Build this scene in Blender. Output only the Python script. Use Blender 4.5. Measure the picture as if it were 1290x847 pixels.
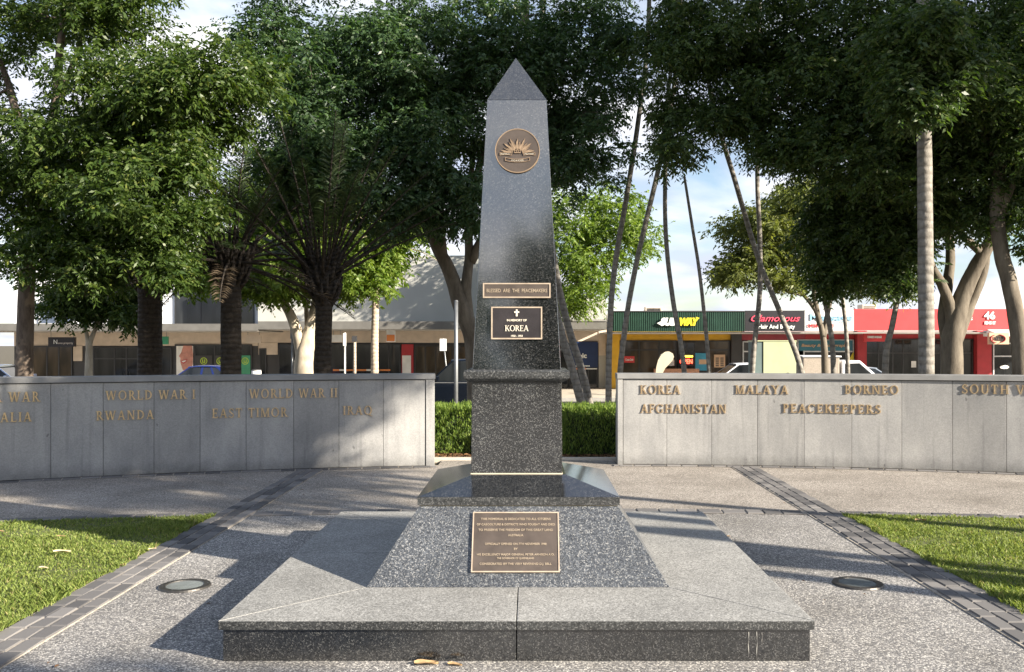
import bpy, bmesh, math, random
import numpy as np
from mathutils import Vector, Matrix

R = math.radians
random.seed(7)
scene = bpy.context.scene
for o in list(bpy.data.objects):
    bpy.data.objects.remove(o)
C = scene.collection

# ------------------------------------------------------------------ camera, world, sun, exposure
EYE = 1.6
FPX, VX, VY = 1150.0, 667.0, 433.0          # focal length and vanishing point in photo pixels (1290 x 847)
cam_d = bpy.data.cameras.new('camera')
cam = bpy.data.objects.new('camera', cam_d)
C.objects.link(cam)
cam.location = (0, 0, EYE)
cam.rotation_euler = (R(90), 0, 0)
cam_d.sensor_fit = 'HORIZONTAL'
cam_d.sensor_width = 36
cam_d.lens = 36 * FPX / 1290
cam_d.shift_x = -(VX - 645) / 1290
cam_d.shift_y = (VY - 423.5) / 1290
cam_d.clip_start = 0.05
cam_d.clip_end = 2000
scene.camera = cam

SUN_EL, SUN_DIR = 22.0, Vector((0.88, -0.475))
world = bpy.data.worlds.new('World')
scene.world = world
world.use_nodes = True
wn, wl = world.node_tree.nodes, world.node_tree.links
for n in list(wn):
    wn.remove(n)
w_out = wn.new('ShaderNodeOutputWorld')
w_bg = wn.new('ShaderNodeBackground')
w_bg.inputs['Strength'].default_value = 0.070
sky = wn.new('ShaderNodeTexSky')
sky.sky_type = 'NISHITA'
sky.sun_disc = False
sky.sun_elevation = R(SUN_EL)
sky.sun_rotation = math.atan2(SUN_DIR.x, SUN_DIR.y)
sky.air_density = 1.0
sky.dust_density = 0.6
sky.ozone_density = 1.6
w_tc = wn.new('ShaderNodeTexCoord')
w_sep = wn.new('ShaderNodeSeparateXYZ')
wl.new(w_tc.outputs['Generated'], w_sep.inputs[0])
w_add = wn.new('ShaderNodeMath'); w_add.operation = 'ADD'; w_add.inputs[1].default_value = 0.22
w_abs = wn.new('ShaderNodeMath'); w_abs.operation = 'ABSOLUTE'
wl.new(w_sep.outputs['Z'], w_abs.inputs[0]); wl.new(w_abs.outputs[0], w_add.inputs[0])
w_dx = wn.new('ShaderNodeMath'); w_dx.operation = 'DIVIDE'
w_dy = wn.new('ShaderNodeMath'); w_dy.operation = 'DIVIDE'
wl.new(w_sep.outputs['X'], w_dx.inputs[0]); wl.new(w_add.outputs[0], w_dx.inputs[1])
wl.new(w_sep.outputs['Y'], w_dy.inputs[0]); wl.new(w_add.outputs[0], w_dy.inputs[1])
w_cmb = wn.new('ShaderNodeCombineXYZ')
wl.new(w_dx.outputs[0], w_cmb.inputs[0]); wl.new(w_dy.outputs[0], w_cmb.inputs[1])
w_n1 = wn.new('ShaderNodeTexNoise'); w_n1.inputs['Scale'].default_value = 1.35
w_n1.inputs['Detail'].default_value = 9; w_n1.inputs['Roughness'].default_value = 0.55
w_n1.inputs['Distortion'].default_value = 0.4
wl.new(w_cmb.outputs[0], w_n1.inputs['Vector'])
w_r1 = wn.new('ShaderNodeValToRGB')
w_r1.color_ramp.elements[0].position = 0.36; w_r1.color_ramp.elements[0].color = (0, 0, 0, 1)
w_r1.color_ramp.elements[1].position = 0.56; w_r1.color_ramp.elements[1].color = (1, 1, 1, 1)
wl.new(w_n1.outputs['Fac'], w_r1.inputs[0])
w_n2 = wn.new('ShaderNodeTexNoise'); w_n2.inputs['Scale'].default_value = 2.1
w_n2.inputs['Detail'].default_value = 7
w_map = wn.new('ShaderNodeMapping'); w_map.inputs['Location'].default_value = (3.1, 1.7, 0.4)
wl.new(w_cmb.outputs[0], w_map.inputs[0]); wl.new(w_map.outputs[0], w_n2.inputs['Vector'])
w_r2 = wn.new('ShaderNodeValToRGB')
w_r2.color_ramp.elements[0].position = 0.38; w_r2.color_ramp.elements[0].color = (3.9, 4.2, 5.2, 1)
w_r2.color_ramp.elements[1].position = 0.60; w_r2.color_ramp.elements[1].color = (7.2, 7.1, 7.1, 1)
wl.new(w_n2.outputs['Fac'], w_r2.inputs[0])
w_mix = wn.new('ShaderNodeMixRGB')
w_el = wn.new('ShaderNodeMapRange'); w_el.inputs['From Min'].default_value = 0.25; w_el.inputs['From Max'].default_value = 0.75; w_el.inputs['To Min'].default_value = 1.0; w_el.inputs['To Max'].default_value = 0.25
wl.new(w_sep.outputs['Z'], w_el.inputs['Value'])
w_cf = wn.new('ShaderNodeMath'); w_cf.operation = 'MULTIPLY'
wl.new(w_r1.outputs[0], w_cf.inputs[0]); wl.new(w_el.outputs[0], w_cf.inputs[1])
wl.new(w_cf.outputs[0], w_mix.inputs[0]); wl.new(sky.outputs[0], w_mix.inputs[1]); wl.new(w_r2.outputs[0], w_mix.inputs[2])
wl.new(w_mix.outputs[0], w_bg.inputs[0]); wl.new(w_bg.outputs[0], w_out.inputs[0])

sun_d = bpy.data.lights.new('sun', 'SUN')
sun_d.energy = 5.0
sun_d.angle = R(0.55)
sun_d.color = (1.0, 0.90, 0.75)
sun = bpy.data.objects.new('sun', sun_d)
C.objects.link(sun)
s_vec = Vector((SUN_DIR.x * math.cos(R(SUN_EL)), SUN_DIR.y * math.cos(R(SUN_EL)), math.sin(R(SUN_EL))))
sun.rotation_euler = (-s_vec).to_track_quat('-Z', 'Y').to_euler()
sun.location = (20, -10, 30)

vs = scene.view_settings
vs.view_transform = 'Standard'
vs.look = 'None'
vs.gamma = 1.0
vs.use_curve_mapping = False
vs.exposure = 1.55
scene.render.engine = 'CYCLES'
cy = scene.cycles
cy.max_bounces = 6
cy.diffuse_bounces = 3
cy.glossy_bounces = 3
cy.transmission_bounces = 3
cy.transparent_max_bounces = 6
cy.use_denoising = True
cy.sample_clamp_indirect = 6

# ------------------------------------------------------------------ helpers
def P(px, py, Y):
    "world point seen at photo pixel (px, py) at distance Y"
    return Vector(((px - VX) / FPX * Y, Y, EYE - (py - VY) / FPX * Y))

def smooth01(t):
    t = max(0.0, min(1.0, t))
    return t * t * (3 - 2 * t)

ROAD_Z = -0.75
def ground_z(Y):
    return ROAD_Z * smooth01((Y - 13.4) / 13.0)

def link(name, me, mat=None, parent=None, loc=None):
    o = bpy.data.objects.new(name, me)
    C.objects.link(o)
    if mat is not None and me is not None:
        for m in (mat if isinstance(mat, (list, tuple)) else [mat]):
            me.materials.append(m)
    if parent is not None:
        o.parent = parent
    if loc is not None:
        o.location = loc
    return o

def tag(o, label=None, cat=None, group=None, kind=None):
    if label: o['label'] = label
    if cat: o['category'] = cat
    if group: o['group'] = group
    if kind: o['kind'] = kind
    return o

def thing(name, label, cat, loc=(0, 0, 0), group=None, rz=0):
    o = bpy.data.objects.new(name, None)
    o.empty_display_size = 0.2
    C.objects.link(o)
    o.location = loc
    o.rotation_euler = (0, 0, rz)
    return tag(o, label, cat, group)

def copy_tree(o, parent=None):
    c = o.copy()
    C.objects.link(c)
    c.parent = parent
    for ch in list(o.children):
        copy_tree(ch, c)
    return c

class MB:
    "collects vertices and faces, then builds ONE mesh object"
    def __init__(self):
        self.v, self.f, self.m = [], [], []
    def add(self, vs, fs, mi=0):
        b = len(self.v)
        self.v.extend(tuple(p) for p in vs)
        self.f.extend(tuple(i + b for i in f) for f in fs)
        self.m.extend([mi] * len(fs))
    def box(self, x0, x1, y0, y1, z0, z1, mi=0, M=None):
        vs = [Vector((x, y, z)) for z in (z0, z1) for y in (y0, y1) for x in (x0, x1)]
        if M is not None: vs = [M @ p for p in vs]
        self.add(vs, [(0, 2, 3, 1), (4, 5, 7, 6), (0, 1, 5, 4), (2, 6, 7, 3), (0, 4, 6, 2), (1, 3, 7, 5)], mi)
    def frustum(self, cx, cy, hw0, z0, hw1, z1, mi=0, hd0=None, hd1=None):
        hd0 = hw0 if hd0 is None else hd0; hd1 = hw1 if hd1 is None else hd1
        vs = [(cx + sx * h, cy + sy * d, z) for h, d, z in ((hw0, hd0, z0), (hw1, hd1, z1)) for sx, sy in ((-1, -1), (1, -1), (1, 1), (-1, 1))]
        self.add(vs, [(3, 2, 1, 0), (4, 5, 6, 7), (0, 1, 5, 4), (1, 2, 6, 5), (2, 3, 7, 6), (3, 0, 4, 7)], mi)
    def prism(self, pts, a, b, axis='y', mi=0, M=None):
        "closed 2-D outline pushed from a to b; axis y: pts are (x, z); axis z: pts are (x, y); axis x: pts are (y, z)"
        n = len(pts)
        def mk(p, t):
            q = Vector((p[0], t, p[1])) if axis == 'y' else (Vector((p[0], p[1], t)) if axis == 'z' else Vector((t, p[0], p[1])))
            return M @ q if M is not None else q
        vs = [mk(p, a) for p in pts] + [mk(p, b) for p in pts]
        fs = [tuple(range(n)), tuple(range(2 * n - 1, n - 1, -1))] + [(i, i + n, (i + 1) % n + n, (i + 1) % n) for i in range(n)]
        self.add(vs, fs, mi)
    def tube(self, pts, rad, n=10, mi=0, cap=True, wob=0.0):
        pts = [Vector(p) for p in pts]
        k = len(pts)
        rings = []
        ref = None
        for i, p in enumerate(pts):
            t = (pts[min(i + 1, k - 1)] - pts[max(i - 1, 0)])
            if t.length < 1e-9: t = Vector((0, 0, 1))
            t.normalize()
            if ref is None:
                ref = Vector((1, 0, 0)) if abs(t.x) < 0.8 else Vector((0, 1, 0))
            u = (ref - t * ref.dot(t)).normalized()
            w = t.cross(u)
            ref = u
            r = rad[i] if isinstance(rad, (list, tuple)) else rad
            rings.append([p + (u * math.cos(a) + w * math.sin(a)) * r * (1 + wob * math.sin(3 * a + i * 0.7) + wob * 0.6 * math.sin(5 * a - i * 1.3)) for a in (2 * math.pi * j / n for j in range(n))])
        vs = [q for rg in rings for q in rg]
        fs = [(i * n + j, i * n + (j + 1) % n, (i + 1) * n + (j + 1) % n, (i + 1) * n + j) for i in range(k - 1) for j in range(n)]
        if cap:
            fs.append(tuple(range(n - 1, -1, -1)))
            fs.append(tuple((k - 1) * n + j for j in range(n)))
        self.add(vs, fs, mi)
    def disc(self, c, r, n=32, z=0.0, mi=0):
        self.add([(c[0] + r * math.cos(2 * math.pi * i / n), c[1] + r * math.sin(2 * math.pi * i / n), z) for i in range(n)], [tuple(range(n))], mi)
    def mesh(self, name, origin=(0, 0, 0), smooth=False, fix=True, bevel=0.0, seg=2):
        me = bpy.data.meshes.new(name)
        ox, oy, oz = origin
        me.from_pydata([(x - ox, y - oy, z - oz) for x, y, z in self.v], [], self.f)
        me.polygons.foreach_set('material_index', self.m)
        if fix or bevel > 0:
            bm = bmesh.new(); bm.from_mesh(me)
            bmesh.ops.recalc_face_normals(bm, faces=bm.faces)
            if bevel > 0:
                es = [e for e in bm.edges if len(e.link_faces) == 2 and e.calc_face_angle(0) > 0.4]
                bmesh.ops.bevel(bm, geom=es, offset=bevel, segments=seg, profile=0.6, affect='EDGES', clamp_overlap=True)
            bm.to_mesh(me); bm.free()
        if smooth:
            me.polygons.foreach_set('use_smooth', [True] * len(me.polygons))
        me.update()
        return me
    def build(self, name, mat, parent=None, origin=None, smooth=False, bevel=0.0, seg=2, fix=True):
        "world coordinates unless the parent sits elsewhere: then they are shifted to its origin"
        if origin is None:
            origin = (0, 0, 0)
            p = parent
            while p is not None:
                origin = tuple(a + b for a, b in zip(origin, p.location)); p = p.parent
        return link(name, self.mesh(name, origin, smooth, fix, bevel, seg), mat, parent)

def catmull(pts, per=6):
    pts = [Vector(p) for p in pts]
    if len(pts) < 3:
        return [pts[0].lerp(pts[-1], i / per) for i in range(per + 1)]
    out = []
    q = [pts[0] * 2 - pts[1]] + pts + [pts[-1] * 2 - pts[-2]]
    for i in range(1, len(q) - 2):
        for j in range(per):
            t = j / per
            out.append(0.5 * ((2 * q[i]) + (q[i + 1] - q[i - 1]) * t + (2 * q[i - 1] - 5 * q[i] + 4 * q[i + 1] - q[i + 2]) * t * t + (3 * q[i] - q[i - 1] - 3 * q[i + 1] + q[i + 2]) * t ** 3))
    out.append(pts[-1])
    return out

# ------------------------------------------------------------------ materials
def new_mat(name):
    m = bpy.data.materials.new(name)
    m.use_nodes = True
    return m, m.node_tree.nodes, m.node_tree.links, m.node_tree.nodes['Principled BSDF']

def setp(b, **k):
    for key, v in k.items():
        n = {'rough': 'Roughness', 'metal': 'Metallic', 'ior': 'IOR', 'spec': 'Specular IOR Level', 'coat': 'Coat Weight', 'coat_rough': 'Coat Roughness', 'trans': 'Transmission Weight'}[key]
        b.inputs[n].default_value = v

def plain(name, col, rough=0.6, metal=0.0, var=0.12, scale=3.0, bump=0.0, bump_scale=60.0, spec=0.5):
    "painted or plain surface with slight uneven wear"
    m, N, L, b = new_mat(name)
    tc = N.new('ShaderNodeTexCoord')
    nz = N.new('ShaderNodeTexNoise'); nz.inputs['Scale'].default_value = scale; nz.inputs['Detail'].default_value = 6
    L.new(tc.outputs['Object'], nz.inputs['Vector'])
    rp = N.new('ShaderNodeValToRGB')
    lo, hi = 1 - var, 1 + var
    rp.color_ramp.elements[0].position = 0.3; rp.color_ramp.elements[0].color = (col[0] * lo, col[1] * lo, col[2] * lo, 1)
    rp.color_ramp.elements[1].position = 0.7; rp.color_ramp.elements[1].color = (min(1, col[0] * hi), min(1, col[1] * hi), min(1, col[2] * hi), 1)
    L.new(nz.outputs['Fac'], rp.inputs[0]); L.new(rp.outputs[0], b.inputs['Base Color'])
    setp(b, rough=rough, metal=metal, spec=spec)
    if bump > 0:
        n2 = N.new('ShaderNodeTexNoise'); n2.inputs['Scale'].default_value = bump_scale; n2.inputs['Detail'].default_value = 4
        L.new(tc.outputs['Object'], n2.inputs['Vector'])
        bp = N.new('ShaderNodeBump'); bp.inputs['Strength'].default_value = bump; bp.inputs['Distance'].default_value = 0.01
        L.new(n2.outputs['Fac'], bp.inputs['Height']); L.new(bp.outputs[0], b.inputs['Normal'])
    return m

def granite(name, dark, mid, light, rough, scale=120.0, ior=1.5, stain=0.25, tint=(1, 1, 1), streak=False):
    "speckled stone: random crystal grains, a little weathering"
    m, N, L, b = new_mat(name)
    tc = N.new('ShaderNodeTexCoord')
    vo = N.new('ShaderNodeTexVoronoi'); vo.inputs['Scale'].default_value = scale
    L.new(tc.outputs['Object'], vo.inputs['Vector'])
    sp = N.new('ShaderNodeSeparateColor'); L.new(vo.outputs['Color'], sp.inputs[0])
    rp = N.new('ShaderNodeValToRGB')
    e = rp.color_ramp.elements
    e[0].position = 0.0; e[0].color = tuple(dark * t for t in tint) + (1,)
    e[1].position = 0.52; e[1].color = tuple(mid * t for t in tint) + (1,)
    k = e.new(0.80); k.color = tuple(mid * 1.5 * t for t in tint) + (1,)
    k = e.new(0.93); k.color = (light, light, light * 0.98, 1)
    L.new(sp.outputs[0], rp.inputs[0])
    vo2 = N.new('ShaderNodeTexVoronoi'); vo2.inputs['Scale'].default_value = scale * 0.47
    L.new(tc.outputs['Object'], vo2.inputs['Vector'])
    sp2 = N.new('ShaderNodeSeparateColor'); L.new(vo2.outputs['Color'], sp2.inputs[0])
    r2 = N.new('ShaderNodeValToRGB'); r2.color_ramp.elements[0].color = (0.75, 0.75, 0.75, 1); r2.color_ramp.elements[1].color = (1.3, 1.3, 1.3, 1)
    L.new(sp2.outputs[1], r2.inputs[0])
    mx = N.new('ShaderNodeMixRGB'); mx.blend_type = 'MULTIPLY'; mx.inputs[0].default_value = 1
    L.new(rp.outputs[0], mx.inputs[1]); L.new(r2.outputs[0], mx.inputs[2])
    nz = N.new('ShaderNodeTexNoise'); nz.inputs['Scale'].default_value = 2.3; nz.inputs['Detail'].default_value = 8; nz.inputs['Roughness'].default_value = 0.62
    mp = N.new('ShaderNodeMapping'); mp.inputs['Scale'].default_value = (2.4, 2.4, 0.5) if streak else (1, 1, 1)
    L.new(tc.outputs['Object'], mp.inputs[0]); L.new(mp.outputs[0], nz.inputs['Vector'])
    r3 = N.new('ShaderNodeValToRGB')
    r3.color_ramp.elements[0].position = 0.3; r3.color_ramp.elements[0].color = (1 - stain, 1 - stain, 1 - stain, 1)
    r3.color_ramp.elements[1].position = 0.7; r3.color_ramp.elements[1].color = (1 + stain * 0.6, 1 + stain * 0.6, 1 + stain * 0.6, 1)
    L.new(nz.outputs['Fac'], r3.inputs[0])
    m2 = N.new('ShaderNodeMixRGB'); m2.blend_type = 'MULTIPLY'; m2.inputs[0].default_value = 1
    L.new(mx.outputs[0], m2.inputs[1]); L.new(r3.outputs[0], m2.inputs[2])
    L.new(m2.outputs[0], b.inputs['Base Color'])
    rr = N.new('ShaderNodeMapRange'); rr.inputs['To Min'].default_value = rough * 0.75; rr.inputs['To Max'].default_value = min(1, rough * 1.35)
    L.new(nz.outputs['Fac'], rr.inputs['Value']); L.new(rr.outputs[0], b.inputs['Roughness'])
    setp(b, ior=ior)
    return m

def aggregate(name, cols, scale, mul=1.0, bump=0.35):
    "exposed-aggregate concrete: chips of many tones in a grey matrix"
    m, N, L, b = new_mat(name)
    tc = N.new('ShaderNodeTexCoord')
    vo = N.new('ShaderNodeTexVoronoi'); vo.inputs['Scale'].default_value = scale
    L.new(tc.outputs['Object'], vo.inputs['Vector'])
    sp = N.new('ShaderNodeSeparateColor'); L.new(vo.outputs['Color'], sp.inputs[0])
    rp = N.new('ShaderNodeValToRGB'); e = rp.color_ramp.elements
    rp.color_ramp.interpolation = 'CONSTANT'
    ps = [0.0, 0.26, 0.5, 0.7, 0.86]
    e[0].position = 0; e[0].color = cols[0] + (1,)
    e[1].position = ps[1]; e[1].color = cols[1] + (1,)
    for q, c in zip(ps[2:], cols[2:]):
        k = e.new(q); k.color = c + (1,)
    L.new(sp.outputs[0], rp.inputs[0])
    dr = N.new('ShaderNodeValToRGB'); dr.color_ramp.elements[0].position = 0.35; dr.color_ramp.elements[0].color = (1, 1, 1, 1)
    dr.color_ramp.elements[1].position = 0.75; dr.color_ramp.elements[1].color = (0.55, 0.54, 0.52, 1)
    ml = N.new('ShaderNodeMath'); ml.operation = 'MULTIPLY'; ml.inputs[1].default_value = scale * 0.012
    L.new(vo.outputs['Distance'], dr.inputs[0])
    mx = N.new('ShaderNodeMixRGB'); mx.blend_type = 'MULTIPLY'; mx.inputs[0].default_value = 0.8
    L.new(rp.outputs[0], mx.inputs[1]); L.new(dr.outputs[0], mx.inputs[2])
    nz = N.new('ShaderNodeTexNoise'); nz.inputs['Scale'].default_value = 0.9; nz.inputs['Detail'].default_value = 9; nz.inputs['Roughness'].default_value = 0.65
    L.new(tc.outputs['Object'], nz.inputs['Vector'])
    r3 = N.new('ShaderNodeValToRGB')
    r3.color_ramp.elements[0].position = 0.32; r3.color_ramp.elements[0].color = (0.70 * mul, 0.69 * mul, 0.675 * mul, 1)
    r3.color_ramp.elements[1].position = 0.68; r3.color_ramp.elements[1].color = (1.16 * mul, 1.16 * mul, 1.17 * mul, 1)
    L.new(nz.outputs['Fac'], r3.inputs[0])
    m2 = N.new('ShaderNodeMixRGB'); m2.blend_type = 'MULTIPLY'; m2.inputs[0].default_value = 1
    L.new(mx.outputs[0], m2.inputs[1]); L.new(r3.outputs[0], m2.inputs[2])
    L.new(m2.outputs[0], b.inputs['Base Color'])
    bp = N.new('ShaderNodeBump'); bp.inputs['Strength'].default_value = bump; bp.inputs['Distance'].default_value = 0.004; bp.invert = True
    L.new(vo.outputs['Distance'], bp.inputs['Height']); L.new(bp.outputs[0], b.inputs['Normal'])
    setp(b, rough=0.75, spec=0.3)
    return m

def island_mat(name, c0, c1, rough=0.6, transl=0.0, spec=0.4, tcol=None, hue=None):
    "each leaf, blade or block gets its own tone"
    m, N, L, b = new_mat(name)
    g = N.new('ShaderNodeNewGeometry')
    rp = N.new('ShaderNodeValToRGB')
    rp.color_ramp.elements[0].color = c0 + (1,)
    rp.color_ramp.elements[1].color = c1 + (1,)
    if hue is not None:
        k = rp.color_ramp.elements.new(0.93); k.color = c1 + (1,)
        rp.color_ramp.elements[2].color = hue + (1,)
    L.new(g.outputs['Random Per Island'], rp.inputs[0])
    L.new(rp.outputs[0], b.inputs['Base Color'])
    setp(b, rough=rough, spec=spec)
    if transl > 0:
        out = [n for n in N if n.type == 'OUTPUT_MATERIAL'][0]
        tr = N.new('ShaderNodeBsdfTranslucent')
        mu = N.new('ShaderNodeMixRGB'); mu.blend_type = 'MULTIPLY'; mu.inputs[0].default_value = 1
        mu.inputs[2].default_value = (tcol or (1.5, 1.7, 0.6)) + (1,)
        L.new(rp.outputs[0], mu.inputs[1]); L.new(mu.outputs[0], tr.inputs[0])
        ms = N.new('ShaderNodeMixShader'); ms.inputs[0].default_value = transl
        L.new(b.outputs[0], ms.inputs[1]); L.new(tr.outputs[0], ms.inputs[2]); L.new(ms.outputs[0], out.inputs['Surface'])
    return m

def bark(name, c0, c1, rings=0.0, scale=9.0, stretch=0.25, bump=0.6, patch=None):
    m, N, L, b = new_mat(name)
    tc = N.new('ShaderNodeTexCoord')
    mp = N.new('ShaderNodeMapping'); mp.inputs['Scale'].default_value = (1, 1, stretch)
    L.new(tc.outputs['Object'], mp.inputs[0])
    nz = N.new('ShaderNodeTexNoise'); nz.inputs['Scale'].default_value = scale; nz.inputs['Detail'].default_value = 8; nz.inputs['Roughness'].default_value = 0.7
    L.new(mp.outputs[0], nz.inputs['Vector'])
    rp = N.new('ShaderNodeValToRGB')
    rp.color_ramp.elements[0].position = 0.32; rp.color_ramp.elements[0].color = c0 + (1,)
    rp.color_ramp.elements[1].position = 0.68; rp.color_ramp.elements[1].color = c1 + (1,)
    L.new(nz.outputs['Fac'], rp.inputs[0])
    col, hgt = rp.outputs[0], nz.outputs['Fac']
    if rings > 0:
        wv = N.new('ShaderNodeTexWave'); wv.bands_direction = 'Z'; wv.wave_type = 'BANDS'
        wv.inputs['Scale'].default_value = rings; wv.inputs['Distortion'].default_value = 3.2; wv.inputs['Detail'].default_value = 2; wv.inputs['Detail Scale'].default_value = 1.5
        L.new(tc.outputs['Object'], wv.inputs['Vector'])
        r2 = N.new('ShaderNodeValToRGB'); r2.color_ramp.elements[0].position = 0.0; r2.color_ramp.elements[0].color = (0.5, 0.48, 0.45, 1)
        r2.color_ramp.elements[1].position = 0.3; r2.color_ramp.elements[1].color = (1, 1, 1, 1)
        L.new(wv.outputs['Fac'], r2.inputs[0])
        mx = N.new('ShaderNodeMixRGB'); mx.blend_type = 'MULTIPLY'; mx.inputs[0].default_value = 0.5
        L.new(col, mx.inputs[1]); L.new(r2.outputs[0], mx.inputs[2]); col = mx.outputs[0]
        ad = N.new('ShaderNodeMath'); ad.operation = 'ADD'
        L.new(nz.outputs['Fac'], ad.inputs[0]); L.new(wv.outputs['Fac'], ad.inputs[1]); hgt = ad.outputs[0]
    if patch is not None:
        n3 = N.new('ShaderNodeTexNoise'); n3.inputs['Scale'].default_value = 3.5; n3.inputs['Detail'].default_value = 5
        L.new(tc.outputs['Object'], n3.inputs['Vector'])
        r4 = N.new('ShaderNodeValToRGB'); r4.color_ramp.elements[0].position = 0.55; r4.color_ramp.elements[1].position = 0.62
        L.new(n3.outputs['Fac'], r4.inputs[0])
        m4 = N.new('ShaderNodeMixRGB'); m4.inputs[2].default_value = patch + (1,)
        L.new(r4.outputs[0], m4.inputs[0]); L.new(col, m4.inputs[1]); col = m4.outputs[0]
    L.new(col, b.inputs['Base Color'])
    bp = N.new('ShaderNodeBump'); bp.inputs['Strength'].default_value = bump; bp.inputs['Distance'].default_value = 0.02
    L.new(hgt, bp.inputs['Height']); L.new(bp.outputs[0], b.inputs['Normal'])
    setp(b, rough=0.85, spec=0.25)
    return m

def glass_dark(name, col=(0.012, 0.014, 0.016), rough=0.06):
    m, N, L, b = new_mat(name)
    tc = N.new('ShaderNodeTexCoord')
    nz = N.new('ShaderNodeTexNoise'); nz.inputs['Scale'].default_value = 1.3; nz.inputs['Detail'].default_value = 3
    mp = N.new('ShaderNodeMapping'); mp.inputs['Scale'].default_value = (1.5, 1, 0.35)
    L.new(tc.outputs['Object'], mp.inputs[0]); L.new(mp.outputs[0], nz.inputs['Vector'])
    rp = N.new('ShaderNodeValToRGB'); rp.color_ramp.elements[0].position = 0.4; rp.color_ramp.elements[0].color = col + (1,)
    rp.color_ramp.elements[1].position = 0.75; rp.color_ramp.elements[1].color = (col[0] * 3.5, col[1] * 3.2, col[2] * 3, 1)
    L.new(nz.outputs['Fac'], rp.inputs[0]); L.new(rp.outputs[0], b.inputs['Base Color'])
    setp(b, rough=rough, ior=1.5)
    return m

def emit(name, col, s):
    m, N, L, b = new_mat(name)
    b.inputs['Base Color'].default_value = col + (1,)
    b.inputs['Emission Color'].default_value = col + (1,)
    b.inputs['Emission Strength'].default_value = s
    return m

M = {}
M['granite'] = granite('polished_granite', 0.006, 0.015, 0.075, 0.10, 210, 2.1, 0.35, (0.93, 1.0, 1.1), True)
M['granite_shaft'] = granite('mirror_polished_granite', 0.006, 0.016, 0.075, 0.07, 210, 2.75, 0.35, (0.93, 1.0, 1.1), True)
M['granite_die'] = granite('polished_die_granite', 0.008, 0.024, 0.12, 0.12, 215, 1.9, 0.3, (0.94, 1.0, 1.07), True)
M['granite_edge'] = granite('granite_rough_edge', 0.014, 0.036, 0.13, 0.4, 200, 1.6, 0.25, (0.95, 1, 1.03))
M['granite_plinth'] = granite('granite_plinth_face', 0.030, 0.070, 0.22, 0.26, 190, 1.75, 0.22, (0.92, 1.0, 1.12))
M['granite_top'] = granite('flamed_granite_paving', 0.18, 0.25, 0.37, 0.62, 210, 1.45, 0.2, (1.0, 0.99, 0.95))
M['grout'] = plain('pale_sealant', (0.55, 0.49, 0.38), 0.8)
M['paving'] = aggregate('exposed_aggregate_paving', [(0.15, 0.15, 0.155), (0.24, 0.235, 0.235), (0.32, 0.31, 0.30), (0.42, 0.405, 0.385), (0.68, 0.66, 0.62)], 125)
M['paving_fine'] = aggregate('fine_aggregate_paving', [(0.20, 0.18, 0.165), (0.30, 0.275, 0.25), (0.38, 0.35, 0.315), (0.47, 0.43, 0.385), (0.62, 0.57, 0.51)], 120)
M['sett'] = island_mat('grey_stone_setts', (0.075, 0.074, 0.078), (0.21, 0.20, 0.195), 0.75)
M['mortar'] = plain('sandy_mortar', (0.36, 0.32, 0.27), 0.9, var=0.25, scale=20)
M['soil'] = plain('park_soil', (0.10, 0.085, 0.055), 0.95, var=0.4, scale=4, bump=0.5, bump_scale=30)
M['turf'] = plain('turf_soil', (0.085, 0.095, 0.035), 0.95, var=0.35, scale=9, bump=0.6, bump_scale=120)
M['blade'] = island_mat('grass_blades', (0.10, 0.155, 0.030), (0.28, 0.335, 0.090), 0.55, 0.32, 0.3, (1.4, 1.4, 0.7), (0.40, 0.33, 0.17))
M['asphalt'] = aggregate('asphalt', [(0.035, 0.035, 0.036), (0.05, 0.05, 0.05), (0.06, 0.06, 0.06), (0.075, 0.073, 0.07), (0.10, 0.10, 0.095)], 60, 1.0, 0.3)
M['concrete'] = plain('footpath_concrete', (0.50, 0.45, 0.38), 0.85, var=0.15, scale=2, bump=0.2)
M['kerb'] = plain('kerb_concrete', (0.33, 0.32, 0.30), 0.85, var=0.2)
M['line'] = plain('road_paint', (0.75, 0.74, 0.70), 0.7, var=0.15, scale=12)
M['mulch'] = island_mat('leaf_mulch', (0.10, 0.05, 0.025), (0.30, 0.16, 0.07), 0.9)

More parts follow.
